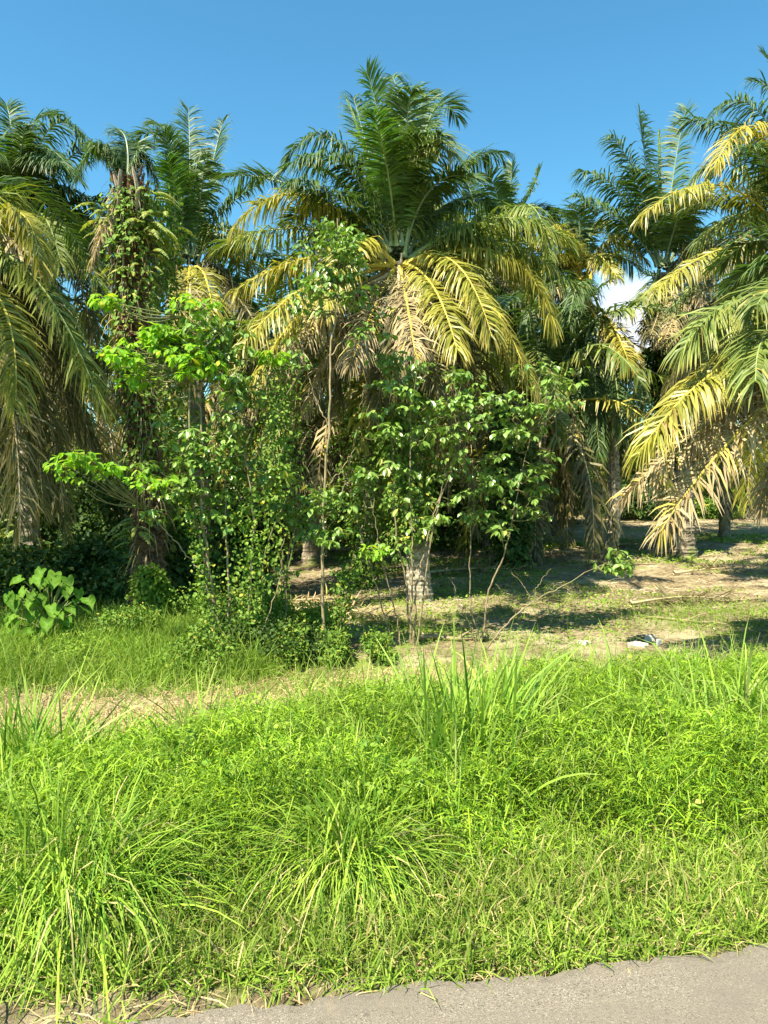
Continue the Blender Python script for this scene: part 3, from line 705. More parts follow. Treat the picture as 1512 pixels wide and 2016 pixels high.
fern_thing('fern tuft halfway down the dead trunk', [(P(285, 490, D - .3), .3, 16, .45), (P(280, 560, D - .3), .25, 12, .4), (P(225, 520, D - .3), .2, 8, .35)])
fern_thing('small pale fern low on the dead trunk above the creeper', [(P(268, 1040, D - .3), .15, 14, .45), (P(269, 1035, D - .3), .15, 10, .45)])
fern_thing('fern clump on the leaning trunk behind the heart-shaped leaves', [(P(40, 1060, 23), .25, 22, .9), (P(46, 1070, 23), .25, 14, .7), (P(44, 1045, 23), .3, 16, .8)], 'ferns in the left thicket')

# ------------------------------------------------------------------ saplings
def rosette(mb, c, R0, nlf, L, tilt=.2, wr=1.0, ca=None):
    """petioles radiate from a shoot tip, each with three drooping leaflets"""
    a = rng.uniform(0, 6.28) + np.arange(nlf) * 2.4
    el = rng.uniform(-.25, .7, nlf)
    h = np.stack([np.cos(a) * np.cos(el), np.sin(a) * np.cos(el), np.sin(el)], -1)
    R_ = R0 * rng.uniform(.55, 1.15, nlf)
    tipp = c + h * R_[:, None]
    ribbons(mb, np.repeat(c[None], nlf, 0) + rng.normal(0, .01, (nlf, 3)), h, R_, .008, nrm(np.cross(h, UP) + .01), .0, (0, 1), (1, 1), mat=1)
    hh = nrm(h * [1, 1, 0]); sd = np.cross(hh, UP)
    for k, off in enumerate((0, .95, -.95)):
        d = nrm(hh * math.cos(off) + sd * math.sin(off) - UP * rng.uniform(-.1, 1.6, nlf)[:, None] + rng.normal(0, .22, (nlf, 3)))
        leaves(mb, tipp, d, UP[None] + rng.normal(0, .25, (nlf, 3)), L * rng.uniform(.6, 1.25, nlf), wr * .95 * .6, cb=rng.random(nlf))

def cloud_pts(cl):
    out = []
    for (px, py, D, rx, ry, n) in cl:
        for _ in range(max(3, int(n * .86))):
            v = rng.normal(0, .45, 3); 
            out.append(P(px + v[0] * rx, py + v[1] * ry, D + v[2] * max(.25, rx / F * D)))
    return np.array(out)

def sapling(name, label, stems, cl, leafmat='l_rubber', L=.17, R0=.17, nlf=6, bark='bark', twig_every=1, cat='sapling', group='leggy saplings along the plantation edge', vine=None):
    base = np.array(stems[0][0][0], float)
    root = empty(name, base); tag(root, label, cat, group)
    allp = []
    for (pts, r0, r1) in stems:
        mb = MB(); path = smooth_path(pts, 26)
        path[1:-1] += rng.normal(0, .012, (24, 3))
        tube(mb, path, np.linspace(r0 * .8, r1 * .8, 26), 7)
        mb.build('stem', [M[bark]], root, base, smooth=True)
        allp.append(path)
    allp = np.concatenate(allp)
    mats = leafmat if isinstance(leafmat, (list, tuple)) else [leafmat]
    cls = cl if isinstance(leafmat, (list, tuple)) else [cl]
    for lm, cc in zip(mats, cls):
        c = cloud_pts(cc)
        if not len(c): continue
        fo = MB()
        for p in c:
            dst = np.linalg.norm((allp - p) * [1, 1, .8] + [0, 0, .0], axis=1) + np.where(allp[:, 2] > p[2] + .05, .6, 0)
            q = allp[np.argmin(dst)]
            if rng.random() < twig_every and np.linalg.norm(q - p) < 2.2:
                mid = (q + p) / 2 + np.array([0, 0, -.08]) + rng.normal(0, .04, 3)
                tube(fo, smooth_path([q, mid, p], 7), np.linspace(.012, .004, 7), 4, mat=1)
            rosette(fo, p, R0 * rng.uniform(.6, 1.2), int(rng.integers(3, nlf + 2)), L * rng.uniform(.7, 1.15))
        fo.build('foliage', [M[lm], M['twig']], root, base)
    if vine:
        mb = MB()
        for (pts, rad, n_, mt) in vine:
            pa = smooth_path(pts, 40); k = rng.integers(0, 40, n_)
            p = pa[k] + rng.normal(0, rad, (n_, 3)) * [1, 1, .6]
            d = rng.normal(0, 1, (n_, 3)); d[:, 2] -= .5
            leaves(mb, p, d, rng.normal(0, .6, (n_, 3)) + UP + [0, -.5, 0], rng.uniform(.04, .085, n_), .8)
        mb.build('climbing_leaves', [M[vine[0][3]]], root, base)
    return root

# clump left of centre
D = 11.8
b = GP(430, D)
sapling('sapling_clump', 'clump of creeper-wrapped saplings rising from the dark bush left of centre', [
    ([GP(430, D), P(405, 1120, D), P(375, 960, D), P(372, 760, D), P(366, 600, D)], .034, .012),
    ([GP(440, D + .1), P(415, 1130, D), P(396, 1000, D), P(398, 850, D + .2), P(392, 700, D + .3)], .04, .014),
    ([GP(455, D + .2), P(448, 1100, D + .2), P(443, 950, D + .3), P(430, 820, D + .3)], .026, .01),
    ([GP(478, D), P(492, 1150, D), P(498, 1000, D), P(480, 880, D)], .026, .01),
    ([P(400, 1130, D), P(350, 1070, D - .1), P(283, 1000, D - .2)], .016, .007),
    ([GP(482, D), P(540, 1180, D), P(560, 1060, D)], .014, .006),
], [
    [(400, 900, D, 60, 70, 24), (350, 960, D, 60, 35, 16), (440, 860, D, 70, 70, 18), (480, 780, D + .5, 60, 60, 16), (350, 860, D + .3, 60, 50, 16),
     (500, 950, D + .4, 60, 60, 18), (300, 1000, D, 30, 25, 6), (400, 640, D + .3, 70, 50, 26), (420, 1010, D + .3, 70, 40, 14), (450, 700, D + .3, 50, 60, 16)],
    [(370, 690, D, 60, 35, 30), (320, 665, D, 50, 30, 22), (235, 700, D - .3, 40, 22, 14), (400, 740, D, 60, 40, 12), (270, 730, D, 40, 40, 12), (215, 600, D, 28, 14, 7), (390, 600, D, 40, 20, 8)],
    [(150, 915, D - .8, 32, 24, 15), (215, 925, D - .6, 20, 12, 5), (285, 950, D - .4, 30, 20, 8), (535, 705, D + .5, 22, 20, 6)],
], leafmat=['l_rubber', 'l_bright', 'l_bright'], L=.15, R0=.16,
    vine=[([GP(428, D), P(400, 1120, D), P(370, 960, D)], .08, 1100, 'l_vine'), ([GP(480, D), P(495, 1150, D), P(500, 960, D)], .11, 1000, 'l_vine'),
          ([GP(460, D), P(470, 1000, D + .2), P(470, 860, D + .2)], .22, 900, 'l_vine'), ([P(560, 1000, D + 1), P(560, 860, D + 1), P(540, 760, D + 1)], .22, 700, 'l_vine')])

D = 12.6
sapling('sapling', 'tall single sapling with a smooth pale stem and leafy top before the central palm', [
    ([GP(636, D), P(633, 1120, D), P(640, 960, D), P(650, 800, D), P(652, 680, D), P(668, 560, D), P(664, 430, D)], .036, .01),
    ([P(640, 960, D), P(668, 930, D), P(700, 880, D - .1)], .014, .007),
    ([P(648, 840, D), P(620, 780, D), P(600, 720, D)], .014, .006),
    ([P(652, 700, D), P(700, 640, D), P(740, 600, D)], .016, .006),
], [(665, 480, D, 70, 40, 34), (620, 550, D, 50, 40, 18), (690, 560, D, 50, 50, 14), (640, 990, D, 50, 40, 18), (650, 1050, D, 50, 30, 10), (735, 640, D, 50, 40, 10),
    (700, 510, D, 40, 25, 10), (600, 600, D, 30, 30, 8), (570, 700, D, 40, 40, 8)], bark='bark_pale', L=.14, R0=.15)
sapling('sapling', 'small sapling with pale-green leaf clusters left of the tall single one', [
    ([GP(560, D + .6), P(565, 1120, D + .6), P(585, 1010, D + .5), P(590, 960, D + .5)], .016, .006),
], [(560, 1000, D + .5, 30, 20, 8), (600, 1045, D + .5, 40, 20, 10), (580, 1020, D + .5, 40, 25, 8), (545, 1130, D + .3, 30, 12, 4)], L=.15)

D = 13.2
sapling('sapling_clump', 'fan of thin leaning saplings in front of the central palm foot with a leafy top', [
    ([GP(815, D), P(822, 1150, D), P(850, 1030, D), P(880, 930, D)], .028, .009),
    ([GP(812, D), P(800, 1150, D), P(782, 1060, D), P(775, 950, D), P(770, 860, D)], .024, .008),
    ([GP(820, D), P(838, 1130, D), P(860, 1010, D), P(895, 900, D), P(905, 800, D)], .024, .008),
    ([GP(808, D), P(812, 1100, D), P(808, 950, D), P(810, 780, D)], .022, .008),
    ([GP(775, D), P(745, 1170, D), P(710, 1050, D), P(700, 1010, D)], .018, .006),
    ([GP(790, D), P(775, 1190, D), P(748, 1080, D), P(735, 1000, D)], .018, .006),
], [(800, 780, D, 60, 70, 14), (760, 870, D, 50, 50, 11), (850, 860, D, 60, 70, 12), (900, 750, D + .4, 70, 50, 14), (820, 720, D + .3, 50, 30, 9), (760, 720, D, 40, 30, 6),
    (920, 890, D, 60, 80, 14), (960, 810, D, 60, 40, 14), (890, 800, D, 60, 40, 14), (720, 960, D, 30, 70, 8), (790, 980, D, 50, 70, 11), (860, 980, D, 50, 60, 9), (760, 1070, D, 40, 40, 5), (740, 820, D, 40, 60, 8)], L=.15,
    bark='bark')
D = 13.6
sapling('sapling_clump', 'forked saplings right of the central palm, leafy above bare lower stems', [
    ([GP(948, D), P(965, 1160, D), P(992, 1090, D), P(1020, 970, D), P(1045, 850, D)], .024, .008),
    ([GP(945, D), P(925, 1180, D), P(928, 1060, D), P(935, 930, D)], .018, .007),
    ([GP(940, D), P(910, 1200, D), P(888, 1140, D)], .014, .006),
    ([GP(935, D), P(925, 1230, D), P(905, 1200, D), P(893, 1160, D)], .01, .005),
], [(1040, 800, D, 60, 60, 16), (1090, 750, D, 50, 30, 14), (985, 940, D, 60, 70, 14), (940, 960, D, 50, 40, 12), (1060, 940, D, 50, 50, 11), (1010, 850, D, 60, 40, 14),
    (1110, 790, D, 30, 20, 6), (1040, 1000, D, 40, 40, 6), (930, 1010, D, 40, 30, 6), (985, 1030, D, 40, 30, 6)], L=.15)
D = 13.0
sapling('fallen_sapling', 'sapling bent low to the right, bare but for one tuft of dark leaves', [
    ([GP(955, D), P(1000, 1225, D), P(1045, 1188, D), P(1110, 1150, D), P(1190, 1110, D)], .022, .006),
    ([P(1045, 1188, D), P(1035, 1160, D), P(1005, 1125, D)], .012, .004),
    ([P(1050, 1186, D), P(1060, 1150, D), P(1085, 1120, D)], .01, .004),
    ([P(1020, 1210, D), P(990, 1170, D), P(975, 1150, D)], .01, .004),
], [(1205, 1100, D, 26, 16, 9), (1215, 1120, D, 22, 14, 5)], L=.14, R0=.14)
sapling('sapling', 'short leafy shoot beside the tall single stem, wrapped in small leaves', [
    ([GP(668, D - .3), P(672, 1180, D - .3), P(690, 1120, D - .3), P(700, 1070, D - .3)], .012, .005),
], [(735, 1085, D - .3, 24, 12, 6)], leafmat='l_bright', L=.13, vine=[([GP(668, D - .3), P(672, 1190, D - .3), P(690, 1110, D - .3)], .11, 900, 'l_vine')])

# ------------------------------------------------------------------ shrubs and creepers
def shrub(label, px, D, w, h, n, mat='l_vine', L=(.05, .1), lobes=7, depth=None, name='shrub', cat='shrub', group='undergrowth shrubs', wr=.7, sink=0.):
    c = GP(px, D); root = empty(name, c); tag(root, label, cat, group)
    depth = depth or w
    tw = MB(); fo = MB()
    lob = np.stack([rng.uniform(-.36, .36, lobes) * w, rng.uniform(-.36, .36, lobes) * depth, rng.uniform(.2, .9, lobes) ** 1.2 * h], -1)
    lr = rng.uniform(.14, .36, lobes)
    for lc in lob:
        b0 = np.array([lc[0] * .3, lc[1] * .3, 0])
        tube(tw, smooth_path([c + b0, c + (b0 + lc) / 2 + rng.normal(0, .05 * w, 3), c + lc], 8), np.linspace(.02, .006, 8), 4)
    k = rng.integers(0, lobes, n); d = nrm(rng.normal(0, 1, (n, 3)))
    rad = rng.beta(4, 1.5, n)[:, None] * 1.15
    p = c + lob[k] + d * rad * lr[k][:, None] * np.array([w, depth, h * .95])
    gg = gz(p[:, 0], p[:, 1]); p[:, 2] = np.where(p[:, 2] < gg, gg + rng.random(n) * .25 * h, p[:, 2])
    ax = d * .6 + rng.normal(0, .6, (n, 3)); ax[:, 2] -= .25
    leaves(fo, p, ax, d + UP * .8 + rng.normal(0, .4, (n, 3)), rng.uniform(*L, n), wr, kite=n > 4500)
    tw.build('stem', [M['twig']], root, c); fo.build('foliage', [M[mat]], root, c)
    return root
def climber(label, pts, rad, n, mat='l_dark', L=(.08, .16), group='creepers on the palm trunks'):
    c = np.array(pts[0], float); root = empty('climbing_vine', c); tag(root, label, 'creeper', group)
    tw = MB(); fo = MB(); pa = smooth_path(pts, 60); rad = np.interp(np.linspace(0, 1, 60), np.linspace(0, 1, len(rad)), rad)
    for s in range(3):
        ph = s * 2.1; th = np.linspace(0, 9, 60) + ph
        tube(tw, pa + np.stack([np.cos(th), np.sin(th), 0 * th], -1) * .3, .015, 4)
    k = rng.integers(0, 60, n); a = rng.uniform(0, 6.28, n)
    lump = 1 + .35 * np.sin(k * .5 + 2 * np.cos(a * 2))
    h = np.stack([np.cos(a), np.sin(a), 0 * a], -1)
    p = pa[k] + h * (rad[k] * rng.beta(4, 1.6, n) * lump)[:, None] + rng.normal(0, .1, (n, 3))
    leaves(fo, p, h * .6 - UP * .7 + rng.normal(0, .4, (n, 3)), h + UP * .7 + rng.normal(0, .3, (n, 3)), rng.uniform(*L, n), .75, kite=n > 4500)
    tw.build('stem', [M['twig']], root, c); fo.build('foliage', [M[mat]], root, c)
    return root

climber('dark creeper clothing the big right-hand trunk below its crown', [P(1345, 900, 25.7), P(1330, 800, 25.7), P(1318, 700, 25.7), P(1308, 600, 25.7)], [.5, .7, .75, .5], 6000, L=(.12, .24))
climber('leafy creeper on the upper trunk of the central palm', [P(812, 1060, 17.3), P(805, 950, 17.2), P(795, 800, 17.2), P(788, 650, 17.3)], [.4, .55, .6, .4], 4600, mat='l_vine')
climber('green creeper hanging left of the central trunk', [GP(722, 19.5), P(722, 1000, 19.5), P(715, 850, 19.5), P(705, 740, 19.5)], [.3, .6, .8, .5], 5000, mat='l_vine', L=(.07, .13))
climber('creeper climbing the small-leaved column right of the dead trunk', [P(330, 1050, 17), P(330, 850, 17), P(325, 650, 17), P(315, 380, 17)], [.4, .5, .5, .35], 3500, mat='l_vine', L=(.07, .14))
climber('bright small-leaved creeper column in front of the low shaded palm', [GP(545, 15.2), P(548, 1000, 15.2), P(545, 850, 15.2), P(560, 700, 15.4)], [.25, .3, .4, .3], 1500, mat='l_vine', L=(.06, .11))
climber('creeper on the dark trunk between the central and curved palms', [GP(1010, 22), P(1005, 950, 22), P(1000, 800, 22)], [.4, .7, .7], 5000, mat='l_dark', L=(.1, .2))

climber('green climber winding up the shaggy dead trunk', [P(285, 950, 15.3), P(275, 800, 15.3), P(262, 650, 15.3), P(256, 480, 15.3), P(250, 380, 15.3)], [.25, .35, .42, .45, .3], 2600, mat='l_vine', L=(.06, .13))
shrub('bright creeper mound at the foot of the dead trunk', 290, 14.6, 1.0, 1.25, 4200, mat='g_herb', L=(.06, .11), name='creeper_mound', cat='creeper')
SHR = [
    ('dark bush under the sapling clump, nearest the dry grass', 400, 11.4, 1.1, .9, 3800, 'l_vine'),
    ('dark bush right of the sapling clump foot', 545, 12.1, 1.0, .7, 3400, 'l_vine'),
    ('dark shaded bush filling the middle of the sapling clump foot', 480, 11.8, 1.3, .85, 5200, 'l_dark'),  # dark leaf colour stands in for the shadow under the clump
    ('dark shaded bush between the clump and the tall single sapling', 605, 12.3, 1.2, .6, 4400, 'l_dark'),  # shadow at the clump foot painted in as dark leaves
    ('low bush at the foot of the tall single sapling', 655, 12.2, .5, .5, 1500, 'l_vine'),
    ('low dark bush at the foot of the fanned saplings', 745, 12.4, .6, .45, 1700, 'l_vine'),
    ('rounded green bush between the dead trunk and the clump', 255, 12.9, 1.3, .75, 4600, 'l_vine'),
    ('green bush behind the sapling clump', 470, 13.6, 2.0, .95, 6000, 'l_vine'),
    ('sunlit bush sloping down toward the bare ground', 590, 14.2, 1.3, .7, 4600, 'g_herb'),
    ('green bush under the broad heart-shaped leaves', 120, 11.9, 1.2, .5, 3600, 'g_herb'),
]
for a in SHR: shrub(a[0], a[1], a[2], a[3], a[4], a[5], mat=a[6], depth=1.0, L=(.03, .075), lobes=16)
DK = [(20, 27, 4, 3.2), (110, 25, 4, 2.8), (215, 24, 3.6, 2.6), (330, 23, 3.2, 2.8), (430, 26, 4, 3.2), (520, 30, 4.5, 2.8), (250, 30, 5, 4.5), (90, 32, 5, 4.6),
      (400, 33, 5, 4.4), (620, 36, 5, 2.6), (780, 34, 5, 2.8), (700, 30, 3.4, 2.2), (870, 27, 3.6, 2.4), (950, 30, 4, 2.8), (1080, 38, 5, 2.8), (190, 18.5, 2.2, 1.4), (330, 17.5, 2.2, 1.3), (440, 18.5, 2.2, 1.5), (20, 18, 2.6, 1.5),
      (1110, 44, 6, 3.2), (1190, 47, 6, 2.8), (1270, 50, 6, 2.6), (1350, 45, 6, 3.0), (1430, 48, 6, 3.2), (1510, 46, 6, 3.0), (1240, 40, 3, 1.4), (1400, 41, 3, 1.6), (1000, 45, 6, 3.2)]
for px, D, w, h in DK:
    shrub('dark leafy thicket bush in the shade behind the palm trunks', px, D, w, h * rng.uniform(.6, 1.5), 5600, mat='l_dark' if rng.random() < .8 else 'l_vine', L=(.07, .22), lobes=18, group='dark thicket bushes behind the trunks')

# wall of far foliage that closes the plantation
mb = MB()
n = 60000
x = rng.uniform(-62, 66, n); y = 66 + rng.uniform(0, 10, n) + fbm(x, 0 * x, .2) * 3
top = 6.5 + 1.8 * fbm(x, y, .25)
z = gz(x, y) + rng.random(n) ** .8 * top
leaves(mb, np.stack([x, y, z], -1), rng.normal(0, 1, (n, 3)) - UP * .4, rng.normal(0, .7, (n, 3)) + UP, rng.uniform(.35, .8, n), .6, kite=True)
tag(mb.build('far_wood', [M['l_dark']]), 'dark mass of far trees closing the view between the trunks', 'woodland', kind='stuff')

# broad heart-shaped leaves at left
def heart(mb, p, d, nv, L):
    ou = np.array([[0, 0], [-.16, .18], [-.2, .34], [-.05, .44], [.2, .45], [.5, .36], [.8, .17], [1.05, 0]])
    top = np.array([[a, b, .10 * abs(b)] for a, b in ou]); bot = top * [1, -1, 1]
    mid = np.array([[a, 0, 0] for a in (0, .1, .2, .35, .5, .65, .85, 1.05)])
    mid[:, 2] = -.05 - .25 * mid[:, 0] ** 2; top[:, 2] += -.12 * top[:, 0] ** 2 + rng.normal(0, .07, 8); bot[:, 2] += -.12 * bot[:, 0] ** 2 + rng.normal(0, .07, 8)
    mid[0, 2] = top[0, 2] = bot[0, 2] = 0; top[-1] = bot[-1] = mid[-1]
    T = np.vstack([top, mid, bot]); d = d / np.linalg.norm(d); s = np.cross(nv, d); s /= np.linalg.norm(s); u = np.cross(d, s)
    v = p + L * (T[:, :1] * d + T[:, 1:2] * s + T[:, 2:] * u)
    q = [[i, i + 1, i + 9, i + 8] for i in range(7)] + [[i + 8, i + 9, i + 17, i + 16] for i in range(7)]
    mb.add(v, q=q, c=np.stack([np.full(24, rng.random()), np.concatenate([np.tile([.2, .85], 4), np.full(8, 1.), np.tile([.2, .85], 4)]), np.full(24, .5)], -1))
def taro(label, px, D, n, L, spread, h):
    c = GP(px, D); root = empty('elephant_ear', c); tag(root, label, 'plant', 'elephant-ear plants in the left thicket')
    for k in range(n):
        a = R(rng.uniform(190, 350)) if k % 4 else rng.uniform(0, 6.28)
        hz = np.array([math.cos(a), math.sin(a), 0]); r = spread * math.sqrt(rng.random())
        tp = c + hz * r + UP * h * rng.uniform(.35, 1.05) * (1 - .25 * r / spread)
        st = MB(); tube(st, smooth_path([c + hz * .08, c + hz * r * .35 + UP * (tp[2] - c[2]) * .7, tp], 8), np.linspace(.016, .007, 8), 5)
        st.build('leaf_stalk', [M['r_green']], root, c, smooth=True)
        lf = MB(); heart(lf, tp, hz * .55 + np.array([0, -.15, -.85]) + rng.normal(0, .25, 3), hz * .8 + np.array([0, -.5, .6]) + rng.normal(0, .2, 3), L * rng.uniform(.45, 1.15))
        lf.build('leaf', [M['l_taro']], root, c, smooth=True)
taro('tall elephant-ear plant with big glossy heart-shaped leaves at left', 95, 12.8, 60, .23, .75, 1.6)
taro('smaller elephant-ear plant at the left border', 20, 11.4, 10, .26, .5, .6)
taro('low elephant-ear plant right beside the creeper mound', 240, 13.8, 6, .26, .4, .6)

# ------------------------------------------------------------------ verge vegetation
def sample(n, a0, a1, s0, s1, dens=None):
    a = rng.uniform(a0, a1, n); s = rng.uniform(s0, s1, n)
    if dens is not None:
        k = rng.random(n) < dens(a, s); a, s = a[k], s[k]
    x = E0[0] + ED[0] * a + EN[0] * s; y = E0[1] + ED[1] * a + EN[1] * s
    k = (np.abs(x) < y * .56 + 1.2) & (y > 1.6)
    return x[k], y[k], s[k], a[k]
def base_pts(x, y): return np.stack([x, y, gz(x, y)], -1)
def rdir(n, lo, hi):
    a = rng.uniform(0, 6.28, n); e = rng.uniform(lo, hi, n)
    return np.stack([np.cos(a) * np.cos(e), np.sin(a) * np.cos(e), np.sin(e)], -1)

def wrand(d):
    w = np.cross(d, UP) + rng.normal(0, .45, d.shape); return nrm(w - d * (w * d).sum(1, keepdims=True))

TC = None
def hit_ground(px, py):
    lo, hi = 1.5, 40
    for _ in range(40):
        m_ = (lo + hi) / 2; q = P(px, py, m_)
        if q[2] > gz(q[0], q[1]): lo = m_
        else: hi = m_
    q = P(px, py, lo); return G(q[0], q[1])
def near_tuft(a, s):
    global TC
    if TC is None: TC = [hit_ground(690, 1740), hit_ground(165, 1750)]
    x = E0[0] + ED[0] * a + EN[0] * s; y = E0[1] + ED[1] * a + EN[1] * s; k = np.ones(x.shape)
    for c in TC: k = k * sst(.30, .62, np.hypot(x - c[0], y - c[1]))
    return k
# edge of the lush belt on its far side
def lush_end(a): return 3.7 + .9 * sst(-2.2, -3.8, a) + .6 * fbm(a, 0 * a + 3, .6) + 1.4 * sst(.2, 2.4, a) + .8 * sst(2.5, 4.5, a)
def canopy(a, s):
    h = .34 + .36 * fbm(a, s, 1.3) + .2 * fbm(a, s, 3.3)
    return np.clip(h, .1, .75) * sst(.55, 1.5, s) * (1 - .55 * sst(-1.0, .3, s - lush_end(a))) + .02

mb = MB()
x, y, s, a = sample(290000, -9, 12, .5, 6.6, lambda a, s: near_tuft(a, s) * sst(.45, 1.3, s) * (1 - sst(-.5, .5, s - lush_end(a))) * np.interp(s, [0, 3, 6.5], [1, .75, .5]))
n = len(x); hh = canopy(a, s); p = base_pts(x, y); p[:, 2] += hh * (1 - rng.random(n) ** 1.6 * .85)
d = rdir(n, -.2, 1.15)
ribbons(mb, p, d, rng.uniform(.05, .15, n), rng.uniform(.006, .013, n), wrand(d), .8, (0, .45, 1), (.6, 1, .08), cb=np.clip(rng.random(n) * .8 + .2 * (fbm(a + 7, s, 1.6) > .1), 0, 1))
x, y, s, a = sample(150000, -9, 12, .5, 6.6, lambda a, s: near_tuft(a, s) * sst(.45, 1.3, s) * (1 - sst(-.5, .5, s - lush_end(a))))
n = len(x); p = base_pts(x, y); p[:, 2] += canopy(a, s) * rng.uniform(.2, .95, n); d = rdir(n, .2, 1.4)
ribbons(mb, p, d, rng.uniform(.1, .26, n), rng.uniform(.004, .0085, n), wrand(d), rng.uniform(.4, 1.6, n), (0, .35, .7, 1), (.7, 1, .8, .06))
# runner stems
x, y, s, a = sample(30000, -9, 12, .5, 6.6, lambda a, s: sst(.45, 1.3, s) * (1 - sst(-.5, .5, s - lush_end(a))))
n = len(x); p = base_pts(x, y); d = rdir(n, .7, 1.5)
ribbons(mb, p, d, canopy(a, s) * rng.uniform(.9, 1.35, n), .004, wrand(d), .6, (0, .35, .7, 1), (1, 1, 1, .4))
tag(mb.build('grass', [M['g_lush']]), 'lush knee-high creeping grass filling the verge behind the road', 'grass', kind='stuff')

mb = MB()   # broad round leaves of weeds peeping out of the lush belt
x, y, s, a = sample(9000, -9, 12, .9, 6.0, lambda a, s: (fbm(a, s, .9) > .12) * .7)
n = len(x); p = base_pts(x, y); p[:, 2] += canopy(a, s) * rng.uniform(.75, 1.08, n)
leaves(mb, p, rdir(n, -.3, .4), UP + rng.normal(0, .4, (n, 3)) + [0, -.3, 0], rng.uniform(.03, .06, n), .95)
tag(mb.build('broadleaf_weeds', [M['g_herb']]), 'round-leaved weeds scattered through the lush verge', 'weeds', kind='stuff')

mb = MB()   # tall blades
def blades(n, a0, a1, s0, s1, L, W, dens=None, e=(.75, 1.5), bend=(.3, 1.3), mbx=None, st=(0, .25, .5, .75, 1), pr=(.6, 1, 1, .75, .05)):
    x, y, s, a = sample(n, a0, a1, s0, s1, dens); n = len(x)
    p = base_pts(x, y); d = rdir(n, *e)
    ribbons(mbx or mb, p, d, rng.uniform(*L, n), rng.uniform(*W, n), wrand(d), rng.uniform(*bend, n), st, pr)
blades(62000, -9, 12, .9, 6.6, (.3, .8), (.005, .012), lambda a, s: near_tuft(a, s) * (.35 + .65 * (fbm(a, s, .7) > -.05)) * (1 - sst(-.2, .9, s - lush_end(a))) * sst(.9, 2.6, s))
blades(13000, -9, 12, 2.6, 7.2, (.4, .95), (.009, .018), lambda a, s: (fbm(a + 4, s, .6) > .05) * np.exp(-((s - lush_end(a) + .5) / .8) ** 2))
x, y, s, a = sample(900, -9, 12, 1.0, 6.6); n = len(x); p = base_pts(x, y); d = rdir(n, 1.0, 1.5)
tall = rng.uniform(.45, .9, n); ribbons(mb, p, d, tall, .004, wrand(d), rng.uniform(.1, .5, n), (0, .35, .7, 1), (1, 1, .8, .5), cb=np.ones(n))
tag(mb.build('tall_grass', [M['g_blade']]), 'long bright blades of taller grass standing above the verge', 'grass', kind='stuff')

mb = MB()   # roadside short grass, part dried
blades(120000, -5, 7, -.03, 1.5, (.07, .27), (.004, .009), lambda a, s: sst(-.06, .15, s) * (1 - .7 * sst(.9, 1.5, s)) * np.clip(.75 + .5 * fbm(a, s, 2.0), .15, 1) * (1 - .9 * (a < .9) * (s < .14 + .12 * (.9 - a))), e=(.3, 1.45), bend=(.2, 1.6), st=(0, .35, .7, 1), pr=(.7, 1, .8, .05))
tag(mb.build('roadside_grass', [M['g_short']]), 'short yellowing grass along the asphalt edge', 'grass', kind='stuff')
mb = MB()
x, y, s, a = sample(10000, -5, 7, .0, 1.6, lambda a, s: np.clip(.6 + .8 * fbm(a, s, 2.4), .1, 1) * (1 - .7 * sst(.7, 1.4, s))); n = len(x)
p = base_pts(x, y); p[:, 2] += .01 + rng.random(n) * .04; d = rdir(n, -.1, .3)
ribbons(mb, p, d, rng.uniform(.05, .18, n), rng.uniform(.002, .005, n), wrand(d), .5, (0, .5, 1), (.7, 1, .2))
# the dried band beyond the lush belt
def strawd(a, s): 
    return np.clip(.75 + .9 * fbm(a, s, .55), 0, 1) * sst(-1.0, .1, s - lush_end(a)) * (1 - sst(7.6, 9.0, s - .35 * (a < 1) * (1 - a * .3))) * (1 - .75 * sst(4, 6, a)) * (1 - .8 * sst(-2.6, -4.2, a))
x, y, s, a = sample(120000, -11, 14, 4.2, 9.2, strawd); n = len(x)
p = base_pts(x, y); p[:, 2] += rng.random(n) ** 2 * .12; d = rdir(n, -.15, .7)
ribbons(mb, p, d, rng.uniform(.06, .24, n), rng.uniform(.004, .011, n), wrand(d), .8, (0, .5, 1), (.8, 1, .2))
tag(mb.build('dry_grass', [M['g_straw']]), 'tan dried grass in a band behind the lush verge', 'dry grass', kind='stuff')

mb = MB()   # thin green regrowth through the straw and round the thicket
blades(46000, -11, 14, 4.4, 12.0, (.08, .4), (.004, .009), lambda a, s: np.clip(.25 + 1.9 * fbm(a, s, 1.1), .02, 1) * np.where(a > 4.0, .7, 1), e=(.6, 1.5), bend=(.2, 1.4), st=(0, .35, .7, 1), pr=(.7, 1, .8, .05))
blades(130000, -16, 3, 7.3, 14.0, (.15, .6), (.005, .011), lambda a, s: np.clip(.6 + .9 * fbm(a, s, .7), .1, 1) * sst(2.6, .6, a + (s - 8) * .1), e=(.6, 1.5), bend=(.3, 1.6), st=(0, .35, .7, 1), pr=(.7, 1, .8, .05))
blades(90000, -16, .8, 9.3, 13.6, (.2, .65), (.005, .01), lambda a, s: np.clip(.7 + .9 * fbm(a, s, .9), .15, 1), e=(.5, 1.5), bend=(.4, 1.7), st=(0, .35, .7, 1), pr=(.7, 1, .8, .05))
blades(52000, -4.2, .9, 8.2, 10.8, (.4, .95), (.005, .011), lambda a, s: np.clip(.5 + .9 * fbm(a, s, 1.2), .1, 1), e=(.6, 1.5), bend=(.4, 1.7))
tag(mb.build('thin_grass', [M['g_herb']]), 'thin green grass growing through straw and round the thicket', 'grass', kind='stuff')

